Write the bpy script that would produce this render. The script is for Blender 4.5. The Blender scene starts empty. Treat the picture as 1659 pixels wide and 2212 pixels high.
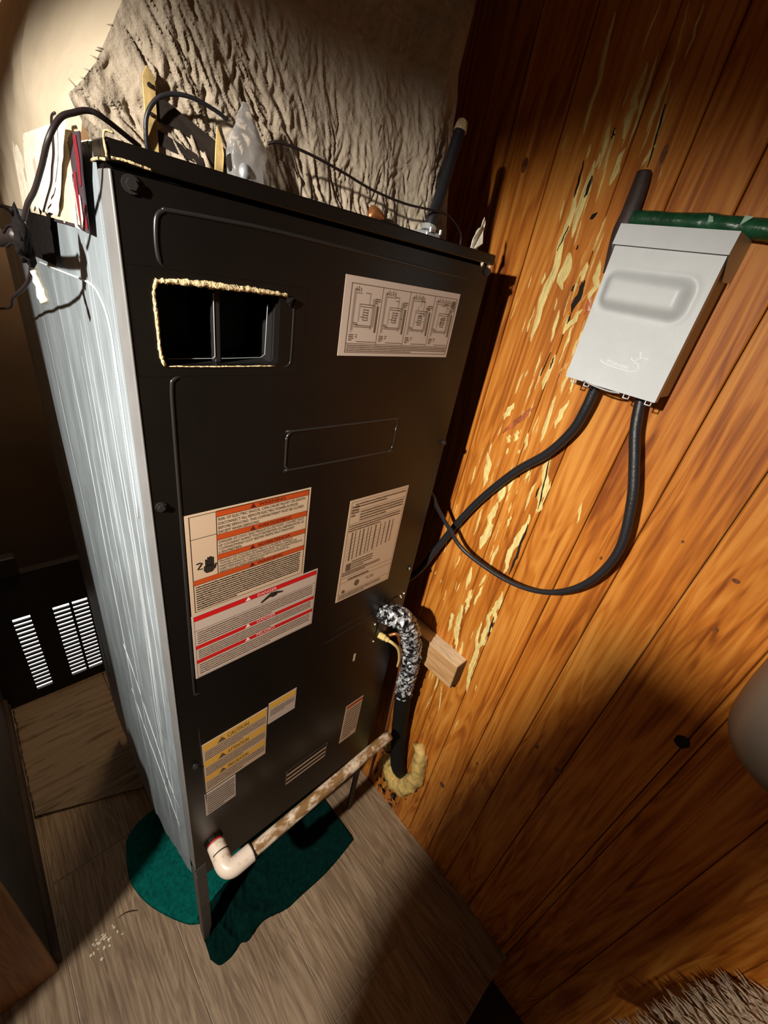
import bpy, bmesh, math, random
from mathutils import Vector, Matrix, noise

random.seed(7)
SC = bpy.context.scene
COL = SC.collection

# ---------------------------------------------------------------- camera
cam_data = bpy.data.cameras.new('camera')
cam_data.sensor_fit = 'VERTICAL'
cam_data.sensor_height = 24.0
cam_data.lens = 24.0 * 901.98 / 2212.0
cam_data.clip_start = 0.02
cam = bpy.data.objects.new('camera', cam_data)
COL.objects.link(cam)
cam.matrix_world = Matrix((
    (0.7242179, 0.2312023, -0.6496567, -0.126629),
    (-0.6685711, 0.4661564, -0.5794056, -0.483913),
    (0.1688817, 0.8539577, 0.4921741, 1.811472),
    (0, 0, 0, 1)))
SC.camera = cam

# ---------------------------------------------------------------- world, lights, exposure
world = bpy.data.worlds.new('world')
SC.world = world
world.use_nodes = True
bgn = world.node_tree.nodes['Background']
bgn.inputs[0].default_value = (1.0, 0.72, 0.45, 1)
bgn.inputs[1].default_value = 0.05

def aim(o, target):
    d = (Vector(target) - o.location).normalized()
    o.rotation_euler = d.to_track_quat('-Z', 'Y').to_euler()

ld = bpy.data.lights.new('hand_torch', 'SPOT')
ld.energy = 150
ld.color = (1.0, 0.93, 0.83)
ld.spot_size = math.radians(101)
ld.spot_blend = 1.0
ld.shadow_soft_size = 0.02
torch = bpy.data.objects.new('hand_torch', ld)
torch.location = (-0.78, -0.34, 2.05)
aim(torch, (0.34, 0.03, 0.98))
COL.objects.link(torch)

lb_ = bpy.data.lights.new('back_fill', 'POINT')      # unseen fill light added behind the cabinet to brighten the back
lb_.energy = 26.0
lb_.color = (1.0, 0.72, 0.42)
lb_.shadow_soft_size = 0.05
fill_lamp = bpy.data.objects.new('back_fill', lb_)
fill_lamp.location = (0.14, 0.98, 2.05)
COL.objects.link(fill_lamp)

SC.view_settings.view_transform = 'Standard'
SC.view_settings.look = 'None'
SC.view_settings.gamma = 1.0
SC.view_settings.use_curve_mapping = False
SC.view_settings.exposure = 0.0

# ---------------------------------------------------------------- materials
def nodes_of(m):
    m.use_nodes = True
    nt = m.node_tree
    return nt, nt.nodes, nt.links, nt.nodes['Principled BSDF']

def mat(name, col, rough=0.6, metal=0.0, var=0.0, scale=20.0, bump=0.0, bscale=60.0, col2=None, stretch=(1, 1, 1), spec=0.5, emit=0.0, ramp=(0.35, 0.65)):
    m = bpy.data.materials.new(name)
    nt, N, L, b = nodes_of(m)
    b.inputs['Base Color'].default_value = (*col, 1)
    b.inputs['Roughness'].default_value = rough
    b.inputs['Metallic'].default_value = metal
    b.inputs['Specular IOR Level'].default_value = spec
    if emit:
        b.inputs['Emission Color'].default_value = (*col, 1)
        b.inputs['Emission Strength'].default_value = emit
    tc = N.new('ShaderNodeTexCoord')
    mp = N.new('ShaderNodeMapping'); mp.inputs['Scale'].default_value = stretch
    L.new(tc.outputs['Object'], mp.inputs['Vector'])
    if var > 0 or col2:
        n = N.new('ShaderNodeTexNoise'); n.inputs['Scale'].default_value = scale
        n.inputs['Detail'].default_value = 6; n.inputs['Roughness'].default_value = 0.65
        L.new(mp.outputs[0], n.inputs['Vector'])
        r = N.new('ShaderNodeValToRGB')
        c2 = col2 if col2 else tuple(max(0, c * (1 - var)) for c in col)
        c1 = col if col2 else tuple(min(1, c * (1 + var)) for c in col)
        r.color_ramp.elements[0].position = ramp[0]; r.color_ramp.elements[0].color = (*c2, 1)
        r.color_ramp.elements[1].position = ramp[1]; r.color_ramp.elements[1].color = (*c1, 1)
        L.new(n.outputs['Fac'], r.inputs[0]); L.new(r.outputs[0], b.inputs['Base Color'])
    if bump > 0:
        n2 = N.new('ShaderNodeTexNoise'); n2.inputs['Scale'].default_value = bscale
        n2.inputs['Detail'].default_value = 5
        L.new(mp.outputs[0], n2.inputs['Vector'])
        bp = N.new('ShaderNodeBump'); bp.inputs['Strength'].default_value = bump; bp.inputs['Distance'].default_value = 0.004
        L.new(n2.outputs['Fac'], bp.inputs['Height']); L.new(bp.outputs[0], b.inputs['Normal'])
    return m

def wood_mat(name, dark, mid, light, rough, along, cross, detail_scale=1.0, bump=0.25):
    """plank grain: noise stretched along one axis, each object shifted by its own random number"""
    m = bpy.data.materials.new(name)
    nt, N, L, b = nodes_of(m)
    tc = N.new('ShaderNodeTexCoord'); oi = N.new('ShaderNodeObjectInfo')
    add = N.new('ShaderNodeVectorMath'); add.operation = 'ADD'
    mul = N.new('ShaderNodeMath'); mul.operation = 'MULTIPLY'; mul.inputs[1].default_value = 17.0
    L.new(oi.outputs['Random'], mul.inputs[0])
    L.new(tc.outputs['Object'], add.inputs[0]); L.new(mul.outputs[0], add.inputs[1])
    sc1 = [6.0, 6.0, 6.0]; sc1[along] = 0.9; sc1[cross] = 9.0
    mp = N.new('ShaderNodeMapping'); mp.inputs['Scale'].default_value = sc1
    L.new(add.outputs[0], mp.inputs['Vector'])
    n1 = N.new('ShaderNodeTexNoise'); n1.inputs['Scale'].default_value = 2.0 * detail_scale
    n1.inputs['Detail'].default_value = 3; n1.inputs['Distortion'].default_value = 1.2
    L.new(mp.outputs[0], n1.inputs['Vector'])
    # growth rings: bands over a bent coordinate
    ring = N.new('ShaderNodeMath'); ring.operation = 'MULTIPLY'; ring.inputs[1].default_value = 34.0
    L.new(n1.outputs['Fac'], ring.inputs[0])
    sn = N.new('ShaderNodeMath'); sn.operation = 'SINE'; L.new(ring.outputs[0], sn.inputs[0])
    sn2 = N.new('ShaderNodeMath'); sn2.operation = 'MULTIPLY_ADD'; sn2.inputs[1].default_value = 0.5; sn2.inputs[2].default_value = 0.5
    L.new(sn.outputs[0], sn2.inputs[0])
    sc2 = [40.0, 40.0, 40.0]; sc2[along] = 2.2; sc2[cross] = 70.0
    mp2 = N.new('ShaderNodeMapping'); mp2.inputs['Scale'].default_value = sc2
    L.new(add.outputs[0], mp2.inputs['Vector'])
    n2 = N.new('ShaderNodeTexNoise'); n2.inputs['Scale'].default_value = 1.5 * detail_scale; n2.inputs['Detail'].default_value = 5
    L.new(mp2.outputs[0], n2.inputs['Vector'])
    n3 = N.new('ShaderNodeTexNoise'); n3.inputs['Scale'].default_value = 2.6; n3.inputs['Detail'].default_value = 2
    L.new(add.outputs[0], n3.inputs['Vector'])
    m1 = N.new('ShaderNodeMath'); m1.operation = 'MULTIPLY'; m1.inputs[1].default_value = 0.20; L.new(sn2.outputs[0], m1.inputs[0])
    m2 = N.new('ShaderNodeMath'); m2.operation = 'MULTIPLY_ADD'; m2.inputs[1].default_value = 0.72; L.new(n2.outputs['Fac'], m2.inputs[0]); L.new(m1.outputs[0], m2.inputs[2])
    m3 = N.new('ShaderNodeMath'); m3.operation = 'MULTIPLY_ADD'; m3.inputs[1].default_value = 0.45; L.new(n3.outputs['Fac'], m3.inputs[0]); L.new(m2.outputs[0], m3.inputs[2])
    r = N.new('ShaderNodeValToRGB')
    e = r.color_ramp.elements
    e[0].position = 0.42; e[0].color = (*dark, 1); e[1].position = 0.92; e[1].color = (*light, 1)
    x = e.new(0.66); x.color = (*mid, 1)
    L.new(m3.outputs[0], r.inputs[0]); L.new(r.outputs[0], b.inputs['Base Color'])
    b.inputs['Roughness'].default_value = rough
    bp = N.new('ShaderNodeBump'); bp.inputs['Strength'].default_value = bump; bp.inputs['Distance'].default_value = 0.003
    L.new(m2.outputs[0], bp.inputs['Height']); L.new(bp.outputs[0], b.inputs['Normal'])
    return m

M = {}
M['pine'] = wood_mat('pine_board', (0.24, 0.055, 0.006), (0.52, 0.165, 0.018), (0.70, 0.29, 0.05), 0.50, 2, 1, bump=0.4)
M['pine'].node_tree.nodes['Principled BSDF'].inputs['Specular IOR Level'].default_value = 0.28
M['jamb'] = wood_mat('jamb_wood', (0.22, 0.09, 0.03), (0.36, 0.16, 0.05), (0.48, 0.24, 0.08), 0.5, 2, 0)
M['block'] = wood_mat('block_wood', (0.40, 0.20, 0.08), (0.56, 0.31, 0.13), (0.68, 0.44, 0.22), 0.6, 1, 2, 1.6)
M['tile'] = wood_mat('tile_wood', (0.15, 0.092, 0.050), (0.27, 0.180, 0.105), (0.41, 0.295, 0.185), 0.5, 1, 0, 1.5, bump=0.3)
M['grout'] = mat('grout', (0.40, 0.33, 0.25), 0.9, var=0.2, scale=60)
M['pale'] = mat('bare_wood', (0.95, 0.70, 0.27), 0.6, var=0.2, scale=30, bump=0.9, bscale=90, stretch=(1, 4, 0.5))
M['crack'] = mat('crack_dark', (0.012, 0.006, 0.003), 0.9)
M['knot'] = mat('knot', (0.16, 0.05, 0.012), 0.45, var=0.5, scale=90)
M['redwood'] = mat('red_knot', (0.42, 0.12, 0.04), 0.4, var=0.4, scale=60, stretch=(1, 1, 0.5))
M['dirt'] = mat('dirt', (0.05, 0.025, 0.01), 0.9, var=0.6, scale=90)
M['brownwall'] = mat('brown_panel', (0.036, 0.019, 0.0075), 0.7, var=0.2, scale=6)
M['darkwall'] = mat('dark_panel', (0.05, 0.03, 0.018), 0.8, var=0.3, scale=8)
M['ceiling'] = mat('ceiling', (0.25, 0.15, 0.08), 0.8)
M['black'] = mat('black_enamel', (0.0062, 0.0048, 0.0038), 0.34, var=0.10, scale=8, bump=0.03, bscale=400, spec=0.38)
M['rib'] = mat('rib_highlight', (0.018, 0.017, 0.016), 0.28)  # panel black made lighter and glossier for the light the ribs catch
M['shaded_end'] = mat('shaded_end_grain', (0.10, 0.04, 0.012), 0.8, var=0.4, scale=80)  # end grain, darkened further for the shade on this face
M['paletop'] = mat('weathered_top', (0.66, 0.50, 0.32), 0.7, var=0.2, scale=40, stretch=(3, 0.6, 1), bump=0.4)
M['flange'] = mat('grey_enamel', (0.17, 0.17, 0.17), 0.45, var=0.08, scale=20)
M['blackin'] = mat('black_inside', (0.006, 0.005, 0.005), 0.6)
M['edge'] = mat('cut_metal_edge', (0.55, 0.58, 0.6), 0.35, metal=0.6)
M['foil'] = mat('foil_facing', (0.235, 0.275, 0.30), 0.5, metal=0.15, var=0.2, scale=24, bump=0.5, bscale=70, stretch=(1, 1, 0.25))
M['film'] = mat('film_edge', (0.85, 0.88, 0.9), 0.35)
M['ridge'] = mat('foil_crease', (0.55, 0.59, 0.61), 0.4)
M['canvas'] = mat('beige_canvas', (0.43, 0.355, 0.265), 0.85, var=0.10, scale=18, bump=0.6, bscale=140)
M['plaster'] = mat('smooth_beige', (0.55, 0.46, 0.33), 0.85, var=0.06, scale=14, bump=0.35, bscale=40)
M['fray'] = mat('tan_insulation', (0.62, 0.47, 0.25), 0.95, var=0.35, scale=120, bump=1.0, bscale=200)
M['white_paper'] = mat('label_paper', (0.54, 0.425, 0.345), 0.55)
M['cream_paper'] = mat('label_cream', (0.60, 0.43, 0.285), 0.55)
M['yellow'] = mat('label_yellow', (0.78, 0.42, 0.06), 0.5)
M['orange'] = mat('label_orange', (0.50, 0.065, 0.008), 0.5)
M['red'] = mat('label_red', (0.58, 0.008, 0.008), 0.5)
M['ink'] = mat('ink', (0.02, 0.014, 0.010), 0.6)
M['ink_brown'] = mat('ink_brown', (0.14, 0.085, 0.05), 0.6)
M['ink_dark_red'] = mat('ink_dark_red', (0.10, 0.008, 0.006), 0.6)
M['ink_white'] = mat('ink_white', (0.85, 0.68, 0.6), 0.6)
M['grey_box'] = mat('grey_powder_coat', (0.60, 0.63, 0.64), 0.42, var=0.03, scale=30, bump=0.05, bscale=500)
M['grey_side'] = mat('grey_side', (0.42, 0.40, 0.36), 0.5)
M['cable'] = mat('cable_black', (0.016, 0.016, 0.019), 0.42, bump=0.15, bscale=200)
M['cable_brown'] = mat('cable_brown', (0.014, 0.008, 0.008), 0.5)
M['sleeve'] = mat('sleeve_brown', (0.055, 0.034, 0.032), 0.6, var=0.2, scale=40)
M['green'] = mat('green_plastic', (0.012, 0.075, 0.032), 0.32, var=0.4, scale=30, bump=0.6, bscale=50)
M['green_pale'] = mat('green_scuff', (0.30, 0.44, 0.33), 0.6, var=0.3, scale=90)
M['silver'] = mat('silver_tape', (0.66, 0.68, 0.70), 0.38, metal=0.35, col2=(0.010, 0.010, 0.012), scale=70, bump=0.8, bscale=90, ramp=(0.47, 0.56))
M['foam_black'] = mat('black_foam', (0.006, 0.005, 0.0045), 0.7, spec=0.25, bump=0.5, bscale=120)
M['foam_yellow'] = mat('spray_foam', (0.62, 0.42, 0.13), 0.7, var=0.3, scale=40, bump=0.8, bscale=60)
M['copper'] = mat('copper', (0.62, 0.24, 0.09), 0.35, metal=0.8)
M['wire_yellow'] = mat('wire_yellow', (0.72, 0.55, 0.20), 0.5)
M['pvc'] = mat('pvc', (0.70, 0.57, 0.43), 0.35, col2=(0.24, 0.13, 0.05), scale=26, stretch=(1, 1.6, 1.6), bump=0.1, ramp=(0.46, 0.60))
M['pvc_clean'] = mat('pvc_elbow', (0.72, 0.60, 0.49), 0.3, col2=(0.46, 0.32, 0.2), scale=38, ramp=(0.33, 0.45))
M['ring_red'] = mat('ring_red', (0.38, 0.02, 0.012), 0.4)
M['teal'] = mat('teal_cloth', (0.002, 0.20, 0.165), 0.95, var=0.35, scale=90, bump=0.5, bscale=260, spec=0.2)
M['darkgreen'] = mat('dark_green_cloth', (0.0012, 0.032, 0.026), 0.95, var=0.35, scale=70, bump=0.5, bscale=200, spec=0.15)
M['legsteel'] = mat('leg_steel', (0.075, 0.068, 0.062), 0.5, var=0.2, scale=30)
M['brass'] = mat('zinc_yellow_steel', (0.60, 0.42, 0.17), 0.5, var=0.3, scale=60)
M['rust'] = mat('dark_steel', (0.016, 0.010, 0.006), 0.6, var=0.4, scale=60)
M['bag'] = bpy.data.materials.new('clear_plastic')
nt, N, L, b = nodes_of(M['bag'])
b.inputs['Base Color'].default_value = (0.92, 0.90, 0.87, 1); b.inputs['Roughness'].default_value = 0.12
b.inputs['Transmission Weight'].default_value = 0.80; b.inputs['IOR'].default_value = 1.15
M['white_rag'] = mat('white_rag', (0.86, 0.78, 0.62), 0.9, var=0.15, scale=90, bump=0.6, bscale=120)
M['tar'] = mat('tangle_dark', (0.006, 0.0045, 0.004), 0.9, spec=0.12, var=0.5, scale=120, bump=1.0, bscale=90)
M['sticker_dark'] = mat('sticker_dark', (0.055, 0.038, 0.05), 0.45, var=0.2, scale=60)
M['sticker_red'] = mat('sticker_red', (0.20, 0.012, 0.022), 0.45, var=0.25, scale=80)
M['vent_black'] = mat('vent_black', (0.006, 0.004, 0.003), 0.6)
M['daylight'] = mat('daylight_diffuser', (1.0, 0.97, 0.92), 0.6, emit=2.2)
M['mat'] = mat('beige_mat', (0.50, 0.385, 0.265), 0.95, col2=(0.22, 0.15, 0.09), scale=16, ramp=(0.30, 0.48), bump=0.5, bscale=80, stretch=(0.35, 3.2, 1))
M['canister'] = mat('canister_plastic', (0.17, 0.14, 0.11), 0.35)
M['throw'] = mat('shaggy_pile', (0.50, 0.38, 0.26), 0.95, var=0.3, scale=60, bump=0.6, bscale=150)
M['olive'] = mat('olive_cloth', (0.09, 0.06, 0.025), 0.9, var=0.3, scale=60)
M['stool'] = mat('stool_wood', (0.10, 0.05, 0.02), 0.6)
M['steel'] = mat('screw_steel', (0.035, 0.032, 0.03), 0.35, metal=0.4)
M['crumb'] = mat('crumb', (0.80, 0.72, 0.56), 0.9)

# ---------------------------------------------------------------- helpers
def tag(o, label=None, cat=None, group=None, kind=None):
    if label: o['label'] = label
    if cat: o['category'] = cat
    if group: o['group'] = group
    if kind: o['kind'] = kind
    return o

WLOC = {}
def obj(name, bm, m, parent=None, smooth=False, label=None):
    """links a bmesh (in world coordinates) as ONE mesh object"""
    me = bpy.data.meshes.new(name)
    bm.normal_update(); bm.to_mesh(me); bm.free()
    if smooth:
        for p in me.polygons: p.use_smooth = True
    me.materials.append(M[m] if isinstance(m, str) else m)
    o = bpy.data.objects.new(name, me)
    COL.objects.link(o)
    if parent is not None:
        o.parent = parent
        o.location = -WLOC.get(parent.name, Vector((0, 0, 0)))
    WLOC[o.name] = Vector((0, 0, 0))
    if label: o['label'] = label
    return o

def thing(name, label, cat, loc, group=None):
    o = bpy.data.objects.new(name, None)
    o.empty_display_size = 0.05
    COL.objects.link(o); o.location = loc
    WLOC[o.name] = Vector(loc)
    return tag(o, label, cat, group)

def newbm(): return bmesh.new()

def box(bm, lo, hi, bevel=0.0, segs=2):
    r = bmesh.ops.create_cube(bm, size=1.0)
    vs = r['verts']
    lo = Vector(lo); hi = Vector(hi)
    for v in vs:
        v.co = Vector((lo[i] + (v.co[i] + 0.5) * (hi[i] - lo[i]) for i in range(3)))
    if bevel > 0:
        es = list({e for v in vs for e in v.link_edges})
        bmesh.ops.bevel(bm, geom=es, offset=bevel, segments=segs, profile=0.5, affect='EDGES')
    return bm

def Box(lo, hi, bevel=0.0, segs=2): return box(newbm(), lo, hi, bevel, segs)

def spline(pts, n=8):
    P = [Vector(p) for p in pts]
    if len(P) < 3: return [P[0].lerp(P[-1], i / n) for i in range(n + 1)]
    out = []
    Q = [P[0] * 2 - P[1]] + P + [P[-1] * 2 - P[-2]]
    for i in range(1, len(Q) - 2):
        a, b_, c, d = Q[i - 1:i + 3]
        for k in range(n):
            t = k / n
            out.append(0.5 * ((2 * b_) + (c - a) * t + (2 * a - 5 * b_ + 4 * c - d) * t * t + (3 * b_ - a - 3 * c + d) * t ** 3))
    out.append(P[-1]); return out

def tube(bm, pts, r, seg=10, n=8, smooth=True, lump=0.0, lscale=40.0, flat=None, cap=True):
    path = spline(pts, n) if smooth else [Vector(p) for p in pts]
    m = len(path)
    rf = r if callable(r) else (lambda t: r)
    up = Vector((0, 0, 1)); rings = []
    T0 = (path[1] - path[0]).normalized()
    U = T0.cross(up)
    if U.length < 0.1: U = T0.cross(Vector((1, 0, 0)))
    U.normalize()
    for i, p in enumerate(path):
        T = (path[min(i + 1, m - 1)] - path[max(i - 1, 0)]).normalized()
        U = (U - T * U.dot(T)).normalized(); V = T.cross(U)
        rr = rf(i / (m - 1)); ring = []
        for k in range(seg):
            a = 2 * math.pi * k / seg
            off = U * math.cos(a) * rr + V * math.sin(a) * rr
            if flat: 
                ax, s = flat
                off[ax] *= s
            if lump: off *= 1 + lump * noise.noise((p + off) * lscale)
            ring.append(bm.verts.new(p + off))
        rings.append(ring)
    for i in range(m - 1):
        for k in range(seg):
            bm.faces.new((rings[i][k], rings[i][(k + 1) % seg], rings[i + 1][(k + 1) % seg], rings[i + 1][k]))
    if cap:
        bm.faces.new(rings[0][::-1]); bm.faces.new(rings[-1])
    return bm

def Tube(*a, **k): return tube(newbm(), *a, **k)

def cyl(bm, a, b_, r, seg=16, r2=None):
    a = Vector(a); b_ = Vector(b_); r2 = r if r2 is None else r2
    return tube(bm, [a, b_], lambda t: r + (r2 - r) * t, seg=seg, smooth=False)

def sheet(bm, nu, nv, fn):
    """grid of (nu+1)x(nv+1) verts from fn(u, v)"""
    g = [[bm.verts.new(fn(i / nu, j / nv)) for j in range(nv + 1)] for i in range(nu + 1)]
    for i in range(nu):
        for j in range(nv):
            bm.faces.new((g[i][j], g[i + 1][j], g[i + 1][j + 1], g[i][j + 1]))
    return bm

def poly(bm, pts, thick=None):
    vs = [bm.verts.new(p) for p in pts]
    f = bm.faces.new(vs)
    if thick:
        r = bmesh.ops.extrude_face_region(bm, geom=[f])
        for v in r['geom']:
            if isinstance(v, bmesh.types.BMVert): v.co += Vector(thick)
        bmesh.ops.recalc_face_normals(bm, faces=bm.faces)
    return bm

def blob(bm, c, r, sub=3, amp=0.3, fs=30.0):
    s = bmesh.ops.create_icosphere(bm, subdivisions=sub, radius=1.0)
    for v in s['verts']:
        d = v.co.copy()
        k = 1 + amp * noise.noise(d * 1.7 + Vector(c) * fs)
        v.co = Vector((c[0] + d.x * r[0] * k, c[1] + d.y * r[1] * k, c[2] + d.z * r[2] * k))
    return bm

def lerp(a, b_, t): return a + (b_ - a) * t

def pwl(x, pts):
    if x <= pts[0][0]: return pts[0][1]
    for (a, b_), (c, d) in zip(pts, pts[1:]):
        if x <= c: return b_ + (d - b_) * (x - a) / (c - a)
    return pts[-1][1]

# ---------------------------------------------------------------- the setting
WX = 0.70          # plane of the plank wall on the right
STEP = -0.63       # front edge of the tiled floor

# floor: bed of grout with wood-look tiles laid as parts
floor = obj('floor', Box((-1.6, STEP + 0.012, -0.05), (WX + 0.01, 1.25, -0.0025)), 'grout'); tag(floor, kind='structure')
xs = [-1.31, -1.0575, -0.805, -0.5525, -0.30, -0.0475, 0.205, 0.4575, WX]
cuts = {4: [0.42], 5: [0.05 + 0.62], 6: [-0.383, 0.52], 7: [0.75]}
for i in range(len(xs) - 1):
    ys = [STEP] + cuts.get(i, [0.0 + 0.1 * i]) + [1.22]
    for a, b_ in zip(ys, ys[1:]):
        g = 0.0016
        obj('floor_tile', Box((xs[i] + g, a + (0 if a == STEP else g), -0.012), (xs[i + 1] - g, b_ - g, 0.0005 * (i % 3)), 0.0012, 1), 'tile', floor)
lip = newbm(); tube(lip, [(-1.6, STEP + 0.004, -0.006), (WX - 0.03, STEP + 0.004, -0.006), (WX - 0.012, STEP + 0.010, -0.006), (WX - 0.004, STEP + 0.03, -0.006), (WX - 0.004, STEP + 0.42, -0.006)], 0.0065, seg=8, n=6)
t_ = obj('trim_1', lip, 'grout', smooth=True); tag(t_, kind='structure')
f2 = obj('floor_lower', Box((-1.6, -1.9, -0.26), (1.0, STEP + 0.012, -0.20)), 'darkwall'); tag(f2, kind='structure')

# right wall: backing with vertical boards as parts
wr = obj('wall_right', Box((WX + 0.012, -1.9, -0.26), (WX + 0.06, 1.25, 2.75)), 'darkwall'); tag(wr, kind='structure')
seams = [1.22, 1.02, 0.83, 0.62, 0.43, 0.27, 0.128, 0.026, -0.100, -0.187, -0.279, -0.372, -0.478, -0.612, -0.632, -0.76, -0.90, -1.05, -1.22, -1.42, -1.65, -1.88]
random.seed(3)
for a, b_ in zip(seams, seams[1:]):
    g = 0.0009
    dx = random.uniform(-0.0006, 0.0006)
    obj('board', Box((WX + dx, b_ + g, -0.255), (WX + 0.016, a - g, 2.74), 0.0020, 1), 'pine', wr)

# (y1, z1, y2, z2, width) of each scar on the boards, in metres on the wall plane
PALE = [(-0.0061, 2.1999, -0.0175, 2.0593, 0.0084), (-0.0707, 2.201, -0.0674, 2.1512, 0.003), (-0.1104, 2.1944, -0.1182, 2.1381, 0.0055), (-0.1182, 2.1381, -0.1171, 2.0567, 0.0101), (-0.1311, 2.1894, -0.1337, 2.1329, 0.0056), (-0.081, 2.1373, -0.0847, 2.0502, 0.0116), (-0.0922, 2.1481, -0.0973, 2.0397, 0.0055), (-0.0672, 2.1226, -0.067, 2.0868, 0.0032), (-0.1358, 2.1105, -0.1352, 2.054, 0.0036), (-0.1248, 2.115, -0.1381, 2.0166, 0.0057), (-0.0671, 2.0631, -0.0708, 2.0087, 0.0056), (-0.092, 2.0398, -0.0909, 1.9913, 0.0095), (-0.0539, 2.0778, -0.0604, 2.0131, 0.0072), (-0.0348, 2.0459, -0.0344, 2.0265, 0.0044), (-0.0499, 2.0241, -0.0533, 1.9173, 0.0119), (-0.0397, 1.9862, -0.0364, 1.8955, 0.0108), (-0.0179, 1.9717, -0.0213, 1.9402, 0.0032), (-0.1016, 1.9513, -0.1017, 1.9013, 0.0034), (-0.1398, 2.0442, -0.1266, 2.0146, 0.008), (-0.0406, 1.9402, -0.0393, 1.7415, 0.0148), (-0.064, 1.8956, -0.0637, 1.8372, 0.0188), (-0.102, 1.9503, -0.0992, 1.9001, 0.0034), (-0.12, 1.8897, -0.1265, 1.8263, 0.0172), (-0.0982, 1.885, -0.099, 1.8541, 0.0103), (-0.1191, 1.8142, -0.0991, 1.7679, 0.0154), (-0.0767, 1.8056, -0.0822, 1.7494, 0.0072), (-0.1125, 1.7879, -0.1135, 1.7413, 0.0086), (-0.1334, 1.7807, -0.1316, 1.7305, 0.0074), (-0.0984, 1.7316, -0.0989, 1.6627, 0.0105), (-0.0464, 1.6831, -0.0436, 1.6375, 0.005), (-0.1338, 1.7173, -0.1382, 1.6647, 0.0089), (-0.1535, 1.7025, -0.1517, 1.6704, 0.0075), (-0.1293, 1.6603, -0.1343, 1.5643, 0.0134), (-0.1558, 1.6604, -0.1493, 1.6024, 0.015), (-0.0503, 1.6199, -0.0354, 1.5798, 0.0112), (-0.0765, 1.5697, -0.0799, 1.5443, 0.0107), (-0.0622, 1.5548, -0.0643, 1.5343, 0.0094), (-0.1, 1.5729, -0.1069, 1.532, 0.0097), (-0.0974, 1.534, -0.0944, 1.523, 0.0063), (-0.0686, 1.5262, -0.0688, 1.5103, 0.0057), (-0.0288, 1.4976, -0.04, 1.4232, 0.0153), (-0.1662, 1.5492, -0.1848, 1.4195, 0.0227), (-0.1338, 1.5125, -0.1299, 1.4747, 0.0067), (-0.1046, 1.4793, -0.1039, 1.4284, 0.0104), (-0.0875, 1.4482, -0.0915, 1.4, 0.0162), (-0.1075, 1.4345, -0.107, 1.4081, 0.0055), (-0.1556, 1.4829, -0.1544, 1.4114, 0.0096), (-0.0876, 1.4002, -0.0844, 1.3263, 0.0158), (-0.1194, 1.4146, -0.1224, 1.3851, 0.0059), (-0.1302, 1.3849, -0.1299, 1.3528, 0.009), (-0.0938, 1.3413, -0.0788, 1.2631, 0.0216), (-0.1122, 1.3565, -0.1136, 1.3001, 0.004), (-0.1677, 1.4101, -0.1653, 1.2388, 0.0234), (-0.1238, 1.3015, -0.123, 1.23, 0.0119), (-0.0564, 1.363, -0.0578, 1.2858, 0.0061), (-0.0816, 1.2015, -0.0838, 1.1301, 0.0113), (-0.1225, 1.2085, -0.1173, 1.1637, 0.0091), (-0.0994, 1.1418, -0.1061, 1.0642, 0.0133), (-0.1257, 1.1671, -0.1193, 1.1049, 0.0093), (-0.1749, 1.1932, -0.1836, 1.0932, 0.0188), (-0.1715, 1.1296, -0.1768, 0.975, 0.0211), (-0.089, 1.0807, -0.1143, 0.9288, 0.0168), (-0.0699, 1.0343, -0.0741, 0.9797, 0.0092), (-0.2577, 1.4869, -0.2667, 1.4407, 0.0081), (-0.1316, 0.8611, -0.1298, 0.9769, 0.0141), (-0.0878, 1.0762, -0.1094, 0.9435, 0.0167), (-0.0746, 1.0334, -0.0751, 0.9665, 0.0107), (-0.1052, 1.1307, -0.1057, 1.0626, 0.0118), (-0.1241, 1.1742, -0.1211, 1.1029, 0.0108), (-0.1565, 1.0738, -0.1896, 0.8251, 0.0207), (-0.0923, 0.7937, -0.0972, 0.7267, 0.0071), (-0.1165, 0.7663, -0.1304, 0.6653, 0.0084), (-0.2003, 0.7074, -0.1982, 0.6567, 0.005), (-0.0944, 0.7095, -0.0881, 0.6196, 0.004)]
DARK = [(-0.1297, 2.0878, -0.1391, 2.0145, 0.0037), (-0.0667, 2.0641, -0.0672, 2.0509, 0.0043), (-0.0541, 2.0044, -0.0535, 1.9749, 0.0088), (-0.0432, 1.934, -0.0364, 1.8955, 0.0024), (-0.0324, 2.0244, -0.0355, 1.9745, 0.0036), (-0.0856, 1.9552, -0.0781, 1.9455, 0.0044), (-0.0716, 1.9075, -0.0703, 1.9011, 0.0029), (-0.1053, 1.8576, -0.1018, 1.8057, 0.0119), (-0.09, 1.849, -0.0882, 1.838, 0.0053), (-0.1024, 1.8002, -0.1018, 1.7859, 0.0043), (-0.099, 1.7256, -0.099, 1.7036, 0.0046), (-0.0891, 1.7325, -0.0854, 1.687, 0.002), (-0.0817, 1.9541, -0.0766, 1.9456, 0.0047), (-0.1652, 1.5376, -0.1823, 1.4308, 0.0063), (-0.1743, 1.3876, -0.1766, 1.2468, 0.0081), (-0.1664, 1.4761, -0.1677, 1.4523, 0.0048), (-0.1811, 1.1145, -0.1847, 1.046, 0.0058), (-0.1176, 1.4812, -0.1153, 1.474, 0.0035)]
RED = [(-0.0973, 1.6281, -0.0435, 1.5521, 0.0135), (-0.1266, 1.8474, -0.1264, 1.8045, 0.0174)]

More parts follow.
